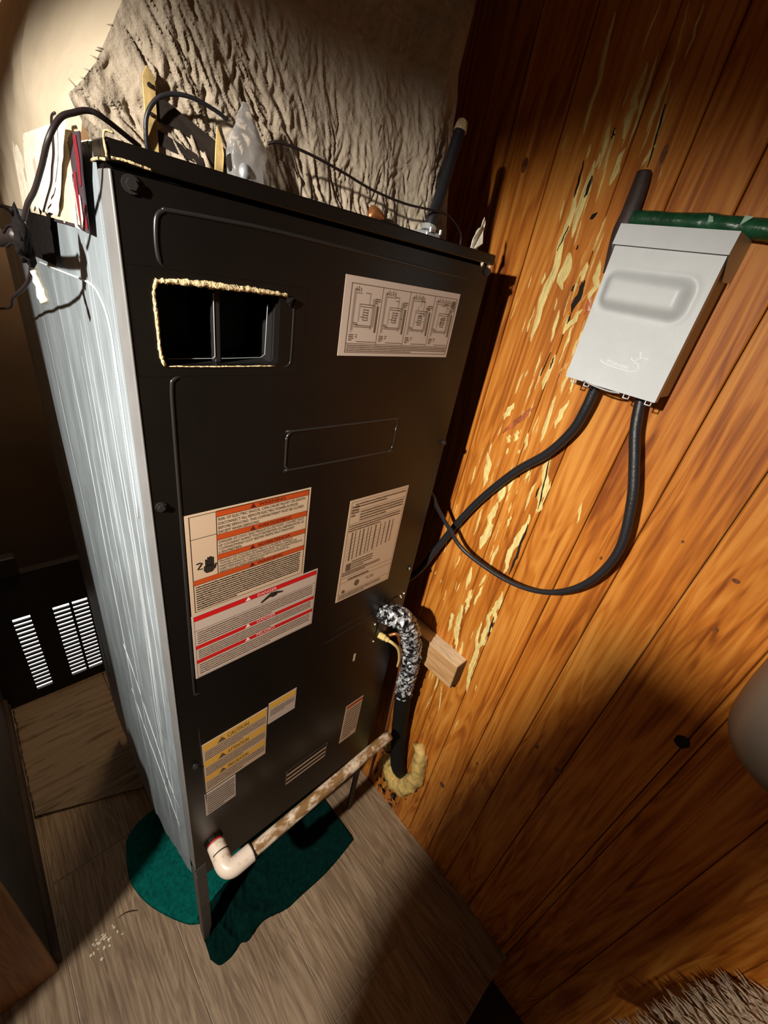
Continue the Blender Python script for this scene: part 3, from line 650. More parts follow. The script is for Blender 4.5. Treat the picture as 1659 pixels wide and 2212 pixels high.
# 3 wiring diagram
W3 = label(0.2555, 0.4970, 1.7000, 1.8005, 'white_paper', 'wide wiring diagram label with four circuit drawings')
ik = newbm()
X0, X1, Z0, Z1 = 0.2665, 0.4915, 1.7045, 1.7925
frame(ik, X0, X1, Z0, Z1, .0008, YP); quad(ik, X0, X1, 1.7165, 1.7172, YP)
cols = [X0, 0.3235, 0.3795, 0.4355, X1]
def ln(x0, z0, x1, z1, t=.0006):
    if abs(x1 - x0) > abs(z1 - z0): quad(ik, min(x0, x1), max(x0, x1) + t, z0, z0 + t, YQ)
    else: quad(ik, x0, x0 + t, min(z0, z1), max(z0, z1) + t, YQ)
random.seed(12)
for c, (a, b_) in enumerate(zip(cols, cols[1:])):
    if c: quad(ik, a - .0003, a + .0003, 1.717, Z1, YP)
    w = b_ - a
    f = lambda u: a + u * w
    for k in range(3 + c * 2):   # component symbols along the top
        u = 0.14 + 0.07 * k; ln(f(u), 1.783, f(u), 1.787 + .002 * (k % 2), .0009); ln(f(u), 1.781, f(u + .05), 1.781)
    ln(f(.10), 1.732, f(.10), 1.785); ln(f(.14), 1.734, f(.14), 1.781); ln(f(.10), 1.785, f(.2), 1.785); ln(f(.60), 1.768, f(.60), 1.782); ln(f(.45), 1.782, f(.60), 1.782)
    ln(f(.30), 1.768, f(.76), 1.768); ln(f(.30), 1.746, f(.30), 1.768); ln(f(.33), 1.765, f(.72), 1.765)
    ln(f(.14), 1.742, f(.30), 1.742); ln(f(.14), 1.744, f(.28), 1.744); ln(f(.18), 1.739, f(.76), 1.739); ln(f(.22), 1.741, f(.72), 1.741)
    for u in (.72, .76, .80): ln(f(u), 1.736 + .004 * (u > .75), f(u), 1.776)
    for k in range(5): ln(f(.44), 1.748 + k * .0033, f(.58), 1.748 + k * .0033, .0008)
    ln(f(.44), 1.748, f(.44), 1.762); ln(f(.58), 1.748, f(.58), 1.762); ln(f(.36), 1.752, f(.44), 1.752)
    quad(ik, f(.86), f(.91), 1.733, 1.768, YQ)
    fine(ik, f(.80), f(.96), 1.770, 1.778, 3, cw=.0015)
    fine(ik, f(.07), f(.22), 1.7205, 1.7300, 4, cw=.0018); ln(f(.33), 1.7195, f(.96), 1.7195); fine(ik, f(.28), f(.34), 1.7245, 1.7305, 2, cw=.0018)
    for k in range(c * 6): 
        u, z = random.uniform(.32, .8), random.uniform(1.748, 1.785); ln(f(u), z, f(u + random.uniform(.03, .15)), z) if k % 2 else ln(f(u), z, f(u), z + .006)
fine(ik, X0 + .002, X1 - .002, 1.7060, 1.7160, 4, cw=.002, fill=.5); quad(ik, X1 - .012, X1 - .0035, 1.778, 1.7885, YQ)
tag(obj('printed_diagram', ik, 'ink_brown', W3), kind='stuff')

# 4 rating plate
N4 = label(0.3215, 0.4740, 1.2035, 1.4490, 'cream_paper', 'tall data label of dense tables on the right of the cabinet')
ik = newbm()
X0, X1 = 0.3255, 0.4705
frame(ik, X0, X1, 1.2075, 1.4450, .0005, YP)
for z in (1.4240, 1.3960, 1.2640, 1.2520, 1.2230): quad(ik, X0, X1, z, z + .0006, YP)
fine(ik, 0.335, 0.468, 1.4300, 1.4415, 2, cw=.004, fill=.5); fine(ik, 0.3275, 0.345, 1.4120, 1.4370, 4, cw=.003)
fine(ik, 0.3500, 0.4660, 1.3985, 1.4225, 4, cw=.004, fill=.5); fine(ik, 0.3275, 0.4640, 1.3780, 1.3945, 3, cw=.004, fill=.5)
for k, x in enumerate((0.337, 0.346, 0.357, 0.366, 0.378, 0.386, 0.398, 0.412, 0.424, 0.436, 0.447)): quad(ik, x, x + (.0016 if k % 3 else .0028), 1.3080 + .0012 * k, 1.3760, YP)
for k in range(7): quad(ik, X0 + .003, 0.41 + .006 * k, 1.312 + .008 * k, 1.3123 + .008 * k, YP)
fine(ik, 0.348, 0.405, 1.2830, 1.3060, 4, cw=.004, fill=.45); quad(ik, 0.3345, 0.347, 1.2820, 1.3000, YP); fine(ik, 0.3275, 0.4300, 1.2700, 1.2815, 3, cw=.0035, fill=.6)
fine(ik, 0.345, 0.440, 1.2535, 1.2615, 1, cw=.003, fill=.6)
b3 = [(0.372 + .0065 * math.cos(q * .524), YQ, 1.2380 + .0085 * math.sin(q * .524)) for q in range(12)]; poly(ik, b3)
text(ik, 'US', 0.3995, 1.2365, .007, .020); b3 = [(0.337 + .004 * math.cos(q * .785), YQ, 1.2280 + .005 * math.sin(q * .785)) for q in range(8)]; poly(ik, b3)
fine(ik, 0.3275, 0.4450, 1.2090, 1.2210, 3, cw=.004, fill=.5)
tag(obj('printed_text', ik, 'ink_brown', N4), kind='stuff')

# 5-9 the small labels low on the cabinet
def small(x0, x1, z0, z1, m, lab, bands, rows, bandmat='yellow'):
    o = label(x0, x1, z0, z1, m, lab)
    if bands:
        for a, c in bands: obj('yellow_band' if bandmat == 'yellow' else 'red_band', quad(newbm(), x0 + .002, x1 - .002, lerp(z0, z1, a), lerp(z0, z1, c), YP), bandmat, o)
    ik = newbm()
    for a, c, r in rows: fine(ik, x0 + .004, x1 - .004, lerp(z0, z1, a), lerp(z0, z1, c), r, cw=.003, fill=.4)
    if bands and len(bands) > 1:
        for (a, c), s in zip(bands, ('CAUTION', 'ATTENTION', 'PRECAUCION')):
            z = lerp(z0, z1, a); text(ik, s, x0 + .05, z + .003, (z1 - z0) * (c - a) * .6, .045); tri(ik, x0 + .038, z + .002, (z1 - z0) * (c - a) * .7, YQ)
    tag(obj('printed_text', ik, 'ink_brown', o), kind='stuff')
small(0.0350, 0.1730, 0.8125, 0.9840, 'cream_paper', 'large yellow banded caution label low on the left', [(.86, .985), (.54, .66), (.23, .34)], [(.67, .85, 5), (.35, .53, 5), (.05, .22, 4)])
small(0.1760, 0.2440, 0.9200, 0.9920, 'white_paper', 'small label with one yellow band beside the yellow caution label', [(.72, .97)], [(.35, .66, 4)])
small(0.0330, 0.1010, 0.7180, 0.8070, 'white_paper', 'small plain printed label under the yellow caution label', [], [(.05, .95, 9)])
small(0.4195, 0.4810, 0.6000, 0.7730, 'cream_paper', 'narrow label with a dark red top edge low on the right', [(.92, .99)], [(.08, .88, 12)], 'orange')
V = label(0.2380, 0.3690, 0.5900, 0.6600, 'black', 'black label with three pale stripes above the drain pipe')
ob = newbm()
for a in (0.5925, 0.6120, 0.6330): obj('pale_stripe', quad(newbm(), 0.241, 0.367, a, a + .0085, YP), 'cream_paper', V)
for x in (0.2385, 0.3680): quad(ob, x, x + .0008, .5905, .6595, YP)
quad(ob, .2385, .3688, .6588, .6596, YP)
obj('label_border', ob, 'cream_paper', V)

# ---------------------------------------------------------------- wrapped duct plenum on top of the cabinet
pz0, pz1 = CT - 0.004, 2.715
pl = thing('duct_plenum', 'duct plenum wrapped in crumpled beige fabric standing on the black cabinet', 'duct', (0.27, 0.3, CT))
def edge_l(z): return pwl(z, [(1.86, 0.002), (1.882, -0.006), (1.894, -0.010), (1.902, -0.002), (1.922, 0.015), (1.944, 0.027), (1.969, 0.041), (2.1, 0.09), (2.72, 0.20)])
def edge_r(z): return pwl(z, [(1.86, 0.494), (1.90, 0.490), (1.95, 0.488), (2.013, 0.488), (2.046, 0.494), (2.075, 0.491), (2.128, 0.508), (2.16, 0.517), (2.72, 0.58)])
def front_y(z): return 0.052 + 0.20 * (z - 1.866)
def wrap_fn(u, v):
    z = lerp(pz0, pz1, v ** 1.25)
    x = lerp(edge_l(z), edge_r(z), u)
    zz = z - 1.87
    fade = 1 / (1 + 3.0 * zz)
    # folds fan down from a point high up; finer gathers toward the hem
    fan = (x - 0.33) / (0.42 + 1.1 * zz)
    p0 = noise.noise(Vector((x * 5.0, z * 4.0, 11.0)))
    p1 = noise.noise(Vector((fan * 6 + p0, z * 2.2, 1.3)))
    w2 = noise.noise(Vector((x * 14, z * 14, 6.0)))
    p2 = noise.noise(Vector((fan * 30 + 1.3 * w2, z * 8 + 1.5 * w2, 4.1)))
    p3 = noise.noise(Vector((fan * 62 + 2.0 * w2 + 1.5 * p2, z * 17, 8.7)))
    p4 = noise.noise(Vector((x * 55 + 2.5 * w2, z * 60 + 2.5 * p2, 2.0)))
    left = min(1, max(0, (0.26 - x) / 0.12))
    m2 = min(1, max(0, 0.55 + 1.6 * p0 + 0.25 * w2))
    hem = math.exp(-(zz / 0.11) ** 2)
    h = 0.012 * p1 + 0.006 * p0
    h += (0.0010 + 0.0019 * fade * m2) * (1 - 2.2 * abs(p2)) * (1 - 0.4 * left)
    h += fade * (0.0008 + 0.0026 * hem + 0.0012 * m2) * (1 - 2.2 * abs(p3))
    h += fade * (0.0012 + 0.0022 * left + 0.0018 * hem) * (1 - 2.5 * abs(p4))
    h *= 0.80
    e = min(u, 1 - u); h *= min(1, e * 10 + 0.25)
    return (x + 0.35 * h, front_y(z) - h - 0.002, z)
b1 = newbm(); sheet(b1, 330, 300, wrap_fn)
obj('front_wrap', b1, 'canvas', pl, smooth=True, label='crumpled beige fabric on the front')
def rside(u, v):
    z = lerp(pz0, pz1, v ** 1.25); f = wrap_fn(1, v)
    return (f[0] - 0.02 * u, lerp(f[1], 0.56, u), z)
b1 = newbm(); sheet(b1, 6, 60, rside); obj('side_wrap', b1, 'canvas', pl, smooth=True)
def lside(u, v):
    z = lerp(1.80, pz1, v ** 1.1)
    zz = max(z, 1.866)
    x0 = edge_l(max(z, 1.875)) + 0.002
    yf = front_y(zz) if z > 1.875 else 0.075
    xl = -0.0165 if z < 1.90 else lerp(-0.0165, x0, min(1, (z - 1.90) / .25))
    k = min(1, u * 5)
    x = lerp(x0, xl, k ** .7) if z > 1.87 else lerp(-0.0135, -0.0165, k)
    y = lerp(yf, 0.79, u)
    b2 = 0.0035 * noise.noise(Vector((y * 22, z * 22, 5))) + 0.0015 * noise.noise(Vector((y * 60, z * 60, 1)))
    return (x - b2, y, z)
b1 = newbm(); sheet(b1, 60, 90, lside)
for f in b1.faces: f.normal_flip()
obj('side_wrap', b1, 'plaster', pl, smooth=True, label='smooth beige covering on the left side')
hem = newbm(); random.seed(8)   # ragged hem of the covering hanging over the cabinet side
def strip_flap():
    top = [(0.092, 1.874), (0.15, 1.874), (0.25, 1.874), (0.36, 1.874)]
    n = 26
    vs_t, vs_b = [], []
    for k in range(n + 1):
        y = lerp(0.050, 0.36, k / n)
        zb = pwl(y, [(0.0533, 1.8657), (0.0796, 1.8507), (0.0882, 1.8373), (0.1153, 1.8189), (0.1537, 1.8037), (0.1792, 1.8068), (0.2398, 1.8044), (0.3005, 1.8044), (.36, 1.80)]) + random.uniform(-.004, .004)
        vs_t.append(hem.verts.new((-0.0160, y, 1.876))); vs_b.append(hem.verts.new((-0.0175 - random.uniform(0, .002), y, min(zb, 1.872))))
    for k in range(n): hem.faces.new((vs_t[k + 1], vs_t[k], vs_b[k], vs_b[k + 1]))
strip_flap()
obj('ragged_hem', hem, 'white_rag', pl, label='pale ragged hem hanging over the cabinet side')
core = newbm(); box(core, (0.12, 0.28, CT - .008), (0.42, 0.55, pz1)); obj('duct_core', core, 'darkwall', pl)
thn = newbm(); random.seed(6)   # threads fraying along the left edge
for k in range(26):
    z = random.uniform(1.90, 2.16); p = wrap_fn(0.0, ((z - pz0) / (pz1 - pz0)) ** 0.8)
    q = (p[0] - random.uniform(.001, .006), p[1] + random.uniform(-.003, .003), p[2] + random.uniform(-.003, .006))
    tube(thn, [p, q], lambda t: 0.0007 * (1 - t) + .0002, seg=4, n=2)
o = obj('frayed_thread', thn, 'canvas', pl, label='frayed threads along the left fabric edge'); tag(o, kind='stuff')

# ---------------------------------------------------------------- things on top of the cabinet
br = thing('angle_bracket', 'punched yellowish steel bracket with a dark diagonal arm on top of the cabinet', 'bracket', (0.06, 0.05, CT))
b1 = newbm()
poly(b1, [(0.0445, 0.045, 1.866), (0.054, 0.045, 1.866), (0.056, 0.047, 1.925), (0.050, 0.047, 1.930), (0.046, 0.047, 1.922)], (0, 0.002, 0)); obj('upright', b1, 'brass', br)
for z in (1.8975, 1.9175): obj('punched_hole', cyl(newbm(), (0.0505, 0.0444, z), (0.0505, 0.0462, z), 0.0018, 8), 'crack', br)
b1 = newbm(); poly(b1, [(0.054, 0.048, 1.9135), (0.058, 0.048, 1.9135), (0.115, 0.040, 1.8905), (0.121, 0.040, 1.872), (0.117, 0.040, 1.868), (0.100, 0.042, 1.878), (0.085, 0.044, 1.889), (0.070, 0.046, 1.894), (0.054, 0.048, 1.895)], (0, .003, 0)); obj('diagonal_arm', b1, 'rust', br)
b1 = newbm(); poly(b1, [(0.054, 0.048, 1.889), (0.100, 0.042, 1.876), (0.095, 0.042, 1.870), (0.054, 0.048, 1.878)], (0, .003, 0)); obj('lower_arm', b1, 'rust', br)
b1 = newbm(); poly(b1, [(0.104, 0.036, 1.870), (0.112, 0.036, 1.870), (0.1135, 0.036, 1.885), (0.1115, 0.037, 1.897), (0.108, 0.038, 1.905), (0.106, 0.037, 1.890)], (0, .002, 0)); obj('clip', b1, 'brass', br, label='small upright yellowish clip')
b1 = newbm(); blob(b1, (0.1225, 0.038, 1.880), (0.0065, .006, .013), 2, .2); obj('bolt', b1, 'crack', br, smooth=True)
b1 = newbm(); blob(b1, (0.1310, 0.028, 1.874), (0.006, .006, .009), 2, .1); obj('cap_nut', b1, 'edge', br, smooth=True, label='grey domed cap nut')

pbg = newbm()
def bag_fn(u, v):
    z = lerp(1.8665, 1.931, v); wv = pwl(v, [(0, 0.0225), (.3, .0225), (.55, .019), (.8, .010), (1, .0025)])
    cx = pwl(v, [(0, 0.141), (.5, .138), (1, .136)])
    a = 2 * math.pi * u
    r = 1 + 0.25 * noise.noise(Vector((math.cos(a) * 2, math.sin(a) * 2, v * 5)))
    return (cx + wv * math.cos(a) * r, 0.036 + 0.010 * math.sin(a) * r * (1.1 - v), z)
sheet(pbg, 28, 20, bag_fn)
bag = obj('plastic_bag', pbg, 'bag', smooth=True); tag(bag, 'small clear plastic bag standing upright on the cabinet top beside the bracket', 'bag')

def wire(name, pts, r, m, lab, cat='wire', **k):
    o = obj(name, Tube(pts, r, **k), m, smooth=True); tag(o, lab, cat); return o
wire('thermostat_wire', [(0.0445, 0.046, 1.8665), (0.043, 0.042, 1.882), (0.045, 0.040, 1.896), (0.0535, 0.038, 1.9085), (0.0663, 0.036, 1.9155), (0.083, 0.034, 1.918), (0.1047, 0.034, 1.9155), (0.116, 0.034, 1.912)], 0.0019, 'cable', 'dark wire arching behind the yellowish bracket on the cabinet top', seg=8)
wire('control_wire', [(0.158, 0.030, 1.905), (0.17, 0.026, 1.909), (0.205, 0.022, 1.908), (0.25, 0.020, 1.903), (0.30, 0.022, 1.897), (0.36, 0.022, 1.895), (0.42, 0.024, 1.899), (0.455, 0.026, 1.900), (0.485, 0.03, 1.893), (0.502, 0.03, 1.882), (0.506, 0.03, 1.8665)], 0.0015, 'cable_brown', 'thin dark wire sagging across the crumpled fabric to the black hose', seg=8)
hs = thing('black_hose', 'black hose rising from a clamp at the right end of the cabinet top', 'hose', (0.425, 0.03, CT))
obj('tube', Tube([(0.424, 0.03, 1.870), (0.431, 0.033, 1.894), (0.444, 0.04, 1.9115), (0.4607, 0.05, 1.943), (0.474, 0.056, 1.978), (0.486, 0.06, 2.014)], 0.0088, seg=14), 'cable', hs, smooth=True)
obj('cut_end', Tube([(0.4835, 0.0592, 2.006), (0.4865, 0.0602, 2.0165), (0.487, 0.0604, 2.018)], lambda t: .0098 - .003 * t, seg=14, n=4), 'fray', hs, smooth=True, label='dusty brown open end')
b1 = newbm(); box(b1, (0.408, 0.016, 1.8662), (0.438, 0.044, 1.8735), .002); cyl(b1, (0.424, 0.03, 1.873), (0.426, 0.031, 1.880), .0115, 16); cyl(b1, (0.412, 0.014, 1.872), (0.412, 0.014, 1.878), .0022, 8); cyl(b1, (0.434, 0.014, 1.872), (0.434, 0.014, 1.878), .0022, 8)
obj('clamp', b1, 'edge', hs)
b1 = newbm(); poly(b1, [(0.536, 0.030, 1.868), (0.534, 0.029, 1.884), (0.545, 0.030, 1.899), (0.556, 0.033, 1.905), (0.563, 0.036, 1.917), (0.567, 0.036, 1.912), (0.560, 0.032, 1.897), (0.559, 0.028, 1.880), (0.551, 0.030, 1.868)], (0, .0015, 0)); 
bmesh.ops.subdivide_edges(b1, edges=b1.edges[:], cuts=2)
for v in b1.verts: v.co.y += 0.004 * noise.noise(v.co * 90)
o = obj('paper_scrap', b1, 'white_rag'); tag(o, 'crumpled white scrap sticking up at the right end of the cabinet top', 'paper')
b1 = newbm(); blob(b1, (0.318, 0.03, 1.874), (.013, .008, .009), 2, .5, 60); o = obj('orange_clay', b1, 'copper', smooth=True); tag(o, 'small orange lump on the cabinet top below the sagging wire', 'lump')

# tangle of cable at the upper left of the cabinet
cbn = thing('taped_cable', 'dark cable draped over the left top corner into a taped knot', 'cable', (-0.055, 0.08, 1.78))
obj('cable', Tube([(0.03, 0.02, 1.8685), (0.0, 0.006, 1.8785), (-0.01, 0.0045, 1.8795), (-0.02, 0.0029, 1.8753), (-0.03, 0.0014, 1.8691), (-0.04, -0.0002, 1.8542), (-0.045, 0.0159, 1.8365), (-0.05, 0.0327, 1.8203), (-0.055, 0.0445, 1.8095), (-0.058, 0.06, 1.797)], 0.0021, seg=9), 'cable_brown', cbn, smooth=True)
b1 = newbm(); random.seed(14)
blob(b1, (-0.060, 0.078, 1.785), (.006, .010, .018), 3, .6, 40); blob(b1, (-0.058, 0.090, 1.770), (.006, .009, .012), 3, .6, 70)
for k in range(8):
    a = Vector((-0.06, 0.078 + random.uniform(-.006, .01), random.uniform(1.770, 1.80))); d = Vector((random.uniform(-.015, .005), random.uniform(-.012, .02), random.uniform(-.01, .012)))
    tube(b1, [a, a + d * .6 + Vector((0, 0, .004)), a + d], .0012, seg=5, n=3)
obj('knot', b1, 'tar', cbn, smooth=True, label='black taped knot')
b1 = newbm(); tube(b1, [(-0.06, 0.10, 1.782), (-0.063, .14, 1.778), (-.06, .20, 1.772), (-.06, .26, 1.765)], .0065, seg=8)
obj('loop', b1, 'cable_brown', cbn, smooth=True)
obj('tail', Tube([(-0.058, 0.088, 1.768), (-0.055, 0.0956, 1.7596), (-0.055, 0.1497, 1.7364), (-0.055, 0.3119, 1.6984), (-0.06, 0.5906, 1.6372), (-0.2, .9, 1.62)], 0.0022, seg=8), 'cable_brown', cbn, smooth=True)
b1 = newbm(); tube(b1, [(-0.0535, 0.100, 1.762), (-0.0525, 0.1055, 1.750), (-0.0515, 0.101, 1.738), (-0.0505, 0.0945, 1.726)], lambda t: 0.0028 + .0022 * t, seg=8, lump=.5, lscale=160)
obj('rag_strip', b1, 'white_rag', cbn, smooth=True, label='white strip of rag hanging from the knot')
b1 = newbm(); poly(b1, [(-0.0305, 0.152, 1.802), (-0.0305, 0.235, 1.810), (-0.0305, 0.265, 1.795), (-0.0305, 0.252, 1.758), (-0.0305, 0.130, 1.748), (-0.0305, 0.128, 1.77)], (.004, 0, 0)); b1.free()
wire('bell_wire', [(-0.020, 0.0685, 1.8795), (-0.0205, 0.0823, 1.8762), (-0.021, 0.0935, 1.8547), (-0.0215, 0.110, 1.842), (-0.0215, 0.1274, 1.8302), (-0.022, 0.16, 1.817), (-0.0225, 0.1906, 1.8045)], 0.0011, 'cable_brown', 'thin brown wire lying on the white hem at the left', seg=6)

# ---------------------------------------------------------------- grey disconnect box on the plank wall
dx0 = 0.620
bx = thing('disconnect_box', 'grey metal electrical disconnect box with a raised panel on the plank wall', 'electrical box', (WX, -0.24, 1.82))
DY0, DY1, DZ0, DZ1 = -0.3125, -0.1695, 1.7105, 1.9275
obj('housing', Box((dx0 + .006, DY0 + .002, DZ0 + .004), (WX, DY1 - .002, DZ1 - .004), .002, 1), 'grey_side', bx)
cvb = newbm()
NY, NZ = 46, 60
def cov(u, v):
    y = lerp(DY1 + .0015, DY0 - .0015, u); z = lerp(DZ0, DZ1 - .022, v)
    def rr(y, z, y0, y1, z0, z1, r):
        cy, cz = (y0 + y1) / 2, (z0 + z1) / 2
        qx, qz = abs(y - cy) - (y1 - y0) / 2 + r, abs(z - cz) - (z1 - z0) / 2 + r
        return math.hypot(max(qx, 0), max(qz, 0)) + min(max(qx, qz), 0) - r
    d = rr(y, z, -0.296, -0.1755, 1.8205, 1.8715, 0.016)
    t = min(1, max(0, (-d + 0.0015) / 0.017)); t = math.sin(t * math.pi / 2) ** 1.3
    d2 = rr(y, z, -0.300, -0.1715, 1.8165, 1.8755, 0.018)
    rim = 0.0010 * math.exp(-(d2 / 0.0025) ** 2)
    return (dx0 - 0.0150 * t + rim, y, z)
sheet(cvb, NY, NZ, cov)
obj('cover', cvb, 'grey_box', bx, smooth=True)
lipb = newbm()
box(lipb, (dx0 + .0002, DY0 - .0018, DZ0), (dx0 + .014, DY0 + .0006, DZ1 - .02)); box(lipb, (dx0 + .0002, DY1 - .0006, DZ0), (dx0 + .014, DY1 + .0018, DZ1 - .02)); box(lipb, (dx0 + .0002, DY0, DZ0 - .0004), (dx0 + .010, DY1, DZ0 + .0012))
obj('cover_lip', lipb, 'grey_box', bx)
hb = newbm()
poly(hb, [(dx0 - .006, DY0 - .004, 1.9035), (dx0 - .006, DY1 + .004, 1.9035), (dx0 - .002, DY1 + .004, 1.930), (dx0 - .002, DY0 - .004, 1.930)][::-1])
poly(hb, [(dx0 - .002, DY0 - .004, 1.930), (dx0 - .002, DY1 + .004, 1.930), (WX, DY1 + .004, 1.932), (WX, DY0 - .004, 1.932)][::-1])
for y in (DY0 - .004, DY1 + .004):
    poly(hb, [(dx0 - .006, y, 1.9035), (dx0 - .002, y, 1.930), (WX, y, 1.932), (WX, y, 1.880), (dx0 + .028, y, 1.876)])
obj('hood', hb, 'grey_box', bx)
lt = newbm()
def latch(y, z):
    l_ = Tube( [(dx0 + .002, y - .004, z + .001), (dx0 + .002, y - .0042, z - .0065), (dx0 + .002, y + .0042, z - .0065), (dx0 + .002, y + .004, z + .001)], .0013, seg=6, smooth=False)
    obj('latch', l_, 'edge', bx, smooth=True, label='bare metal latch loop')
for y in (-0.183, -0.206, -0.272, -0.3055): latch(y, DZ0)
tube(lt, [(dx0, -0.200, DZ0 + .001), (dx0, -0.222, DZ0 - .002), (dx0, -0.245, DZ0 - .003), (dx0, -0.262, DZ0 - .001)], .0016, seg=6)
obj('bottom_lip', lt, 'edge', bx, smooth=True, label='bare metal lip along the bottom')
em = newbm()
text(em, 'Midwest', 0, 0, .0062, .034, place=lambda px, pz: (dx0 - .0008, -0.2245 - px, 1.7462 + pz - px * 0.03))
tag(obj('embossed_name', em, 'film', bx), kind='stuff')  # relief in box grey, painted paler for the light on its edges
em = newbm()
tube(em, [(dx0, -0.2116, 1.7490), (dx0, -0.2200, 1.7450), (dx0, -0.2327, 1.7432), (dx0, -0.2560, 1.7425), (dx0, -0.2680, 1.7440), (dx0, -0.2715, 1.7495), (dx0, -0.2690, 1.7550), (dx0, -0.2600, 1.7570)], .0008, seg=6)
tube(em, [(dx0, -0.2560, 1.7630), (dx0, -0.2585, 1.7590), (dx0, -0.2640, 1.7600), (dx0, -0.2690, 1.7640), (dx0, -0.2760, 1.7650), (dx0, -0.2790, 1.7640)], .0008, seg=6)
tube(em, [(dx0, -0.2640, 1.7720), (dx0, -0.2665, 1.7700), (dx0, -0.2680, 1.7640)], .0010, seg=6)
tag(obj('embossed_emblem', em, 'film', bx, smooth=True), kind='stuff')  # paler than the box to paint in the light on the relief

# cables below the box
fl = (0, 0.75)
wire('power_cable', [(0.662, -0.2085, 1.7150), (0.662, -0.2075, 1.7000), (0.663, -0.2061, 1.6651), (0.668, -0.197, 1.6178), (0.675, -0.1658, 1.5574), (0.680, -0.1122, 1.4913), (0.682, -0.0578, 1.4009), (0.679, -0.0199, 1.3171), (0.670, 0.0163, 1.2131), (0.648, 0.0459, 1.115), (0.60, 0.10, 1.03), (0.562, 0.16, 1.00)], 0.0088, 'cable', 'thick black cable swooping left from the grey box to behind the cabinet', 'cable', seg=14)
wire('power_cable', [(0.662, -0.285, 1.7150), (0.661, -0.285, 1.7003), (0.655, -0.2984, 1.6566), (0.650, -0.3206, 1.6083), (0.645, -0.3447, 1.5506), (0.642, -0.364, 1.4677), (0.642, -0.3559, 1.3992), (0.643, -0.329, 1.3429), (0.645, -0.2857, 1.2992), (0.645, -0.2285, 1.2728), (0.643, -0.157, 1.2653), (0.638, -0.0715, 1.2762), (0.622, -0.0226, 1.3201), (0.600, 0.006, 1.3628), (0.582, 0.012, 1.3920), (0.562, 0.03, 1.41)], lambda t: 0.0088 - 0.0038 * min(1, max(0, (t - .25) / .35)), 'cable', 'long black cable looping down and back up from the grey box', 'cable', seg=14)
wire('conduit_sleeve', [(0.690, -0.1405, 2.0075), (0.689, -0.1425, 1.985), (0.687, -0.1435, 1.955), (0.686, -0.1415, 1.93), (0.686, -0.1445, 1.90), (0.687, -0.1475, 1.872)], lambda t: 0.0105 + 0.003 * math.sin(3.14 * t), 'sleeve', 'flat dark brown sleeve rising behind the grey box', 'sleeve', seg=14, flat=(0, 0.8))
gp = thing('green_pipe', 'dark green plastic pipe running level behind the top of the grey box', 'pipe', (0.686, -0.25, 1.944))
obj('pipe', Tube([(0.684, -0.152, 1.9455), (0.684, -0.165, 1.946), (0.684, -0.21, 1.9455), (0.684, -0.25, 1.9462), (0.684, -0.29, 1.9448), (0.684, -0.33, 1.9436), (0.684, -0.45, 1.940), (0.684, -0.75, 1.938), (0.684, -1.3, 1.936)], lambda t: 0.0128 if t > .02 else .009, seg=16, n=10, lump=.10, lscale=55), 'green', gp, smooth=True)
for P2 in ([(0.6712, -0.258, 1.9545), (0.6700, -0.264, 1.9525), (0.6698, -0.267, 1.9465), (0.6704, -0.260, 1.9455)], [(0.6712, -0.3000, 1.9560), (0.6704, -0.3105, 1.9545), (0.6698, -0.3035, 1.9480), (0.6700, -0.2990, 1.9440)]):
    obj('scuff', poly(newbm(), P2, (.002, 0, 0)), 'green_pale', gp, label='pale torn scuff on the pipe')

# wooden block screwed to the wall
wbk = Box((0.655, -0.1575, 0.838), (WX - .0001, 0.10, 0.9275), 0.003, 2)
o = obj('wood_block', wbk, 'block'); obj('weathered_top', Box((0.6565, -0.156, 0.9265), (WX - .0002, 0.10, 0.9285), .0006, 1), 'paletop', o, label='pale weathered upper face'); obj('shaded_end_grain', Box((0.6575, -0.1590, 0.840), (WX - .0002, -0.1565, 0.9255), .001, 1), 'shaded_end', o, label='sawn end with its shade painted in')
tag(o, 'short lumber block fixed to the plank wall behind the foil taped pipe', 'block')

# refrigerant line with foil tape
rl = thing('refrigerant_line', 'insulated pipe wrapped in black and silver tape bending down beside the cabinet', 'pipe', (0.6, -0.03, 0.7))
obj('taped_bend', Tube([(0.487, 0.004, 1.092), (0.491, -0.022, 1.097), (0.507, -0.040, 1.094), (0.535, -0.044, 1.058), (0.562, -0.045, 1.010), (0.582, -0.045, 0.950), (0.600, -0.044, 0.880), (0.611, -0.041, 0.800), (0.622, -0.040, 0.715)], lambda t: 0.0258, seg=22, n=11, lump=0.30, lscale=120), 'silver', rl, smooth=False, label='crinkled silver and black tape')
obj('foam_sleeve', Tube([(0.618, -0.0405, 0.740), (0.630, -0.041, 0.660), (0.640, -0.042, 0.600), (0.651, -0.050, 0.490), (0.659, -0.062, 0.400), (0.666, -0.074, 0.325), (0.688, -0.082, 0.270), (0.708, -0.085, 0.250)], lambda t: 0.0255, seg=18, lump=.06, lscale=60), 'foam_black', rl, smooth=True, label='plain black foam sleeve')
obj('liquid_line', Tube([(0.519, -0.006, 0.995), (0.535, -0.022, 1.005), (0.552, -0.026, 0.965), (0.578, -0.026, 0.880), (0.598, -0.022, 0.780), (0.612, -0.016, 0.660), (0.626, -0.015, 0.480), (0.640, -0.02, 0.36), (0.69, -0.03, 0.30)], 0.0048, seg=10), 'copper', rl, smooth=True, label='thin bare copper line')
yw = thing('service_wire', 'short yellow wire with a yellow fitting beside the taped bend', 'wire', (0.50, -0.02, 1.01))
obj('wire', Tube([(0.497, -0.016, 1.006), (0.508, -0.034, 1.000), (0.528, -0.042, 0.972), (0.548, -0.040, 0.920), (0.560, -0.033, 0.872)], lambda t: .0045 - .0015 * t, seg=8), 'wire_yellow', yw, smooth=True)
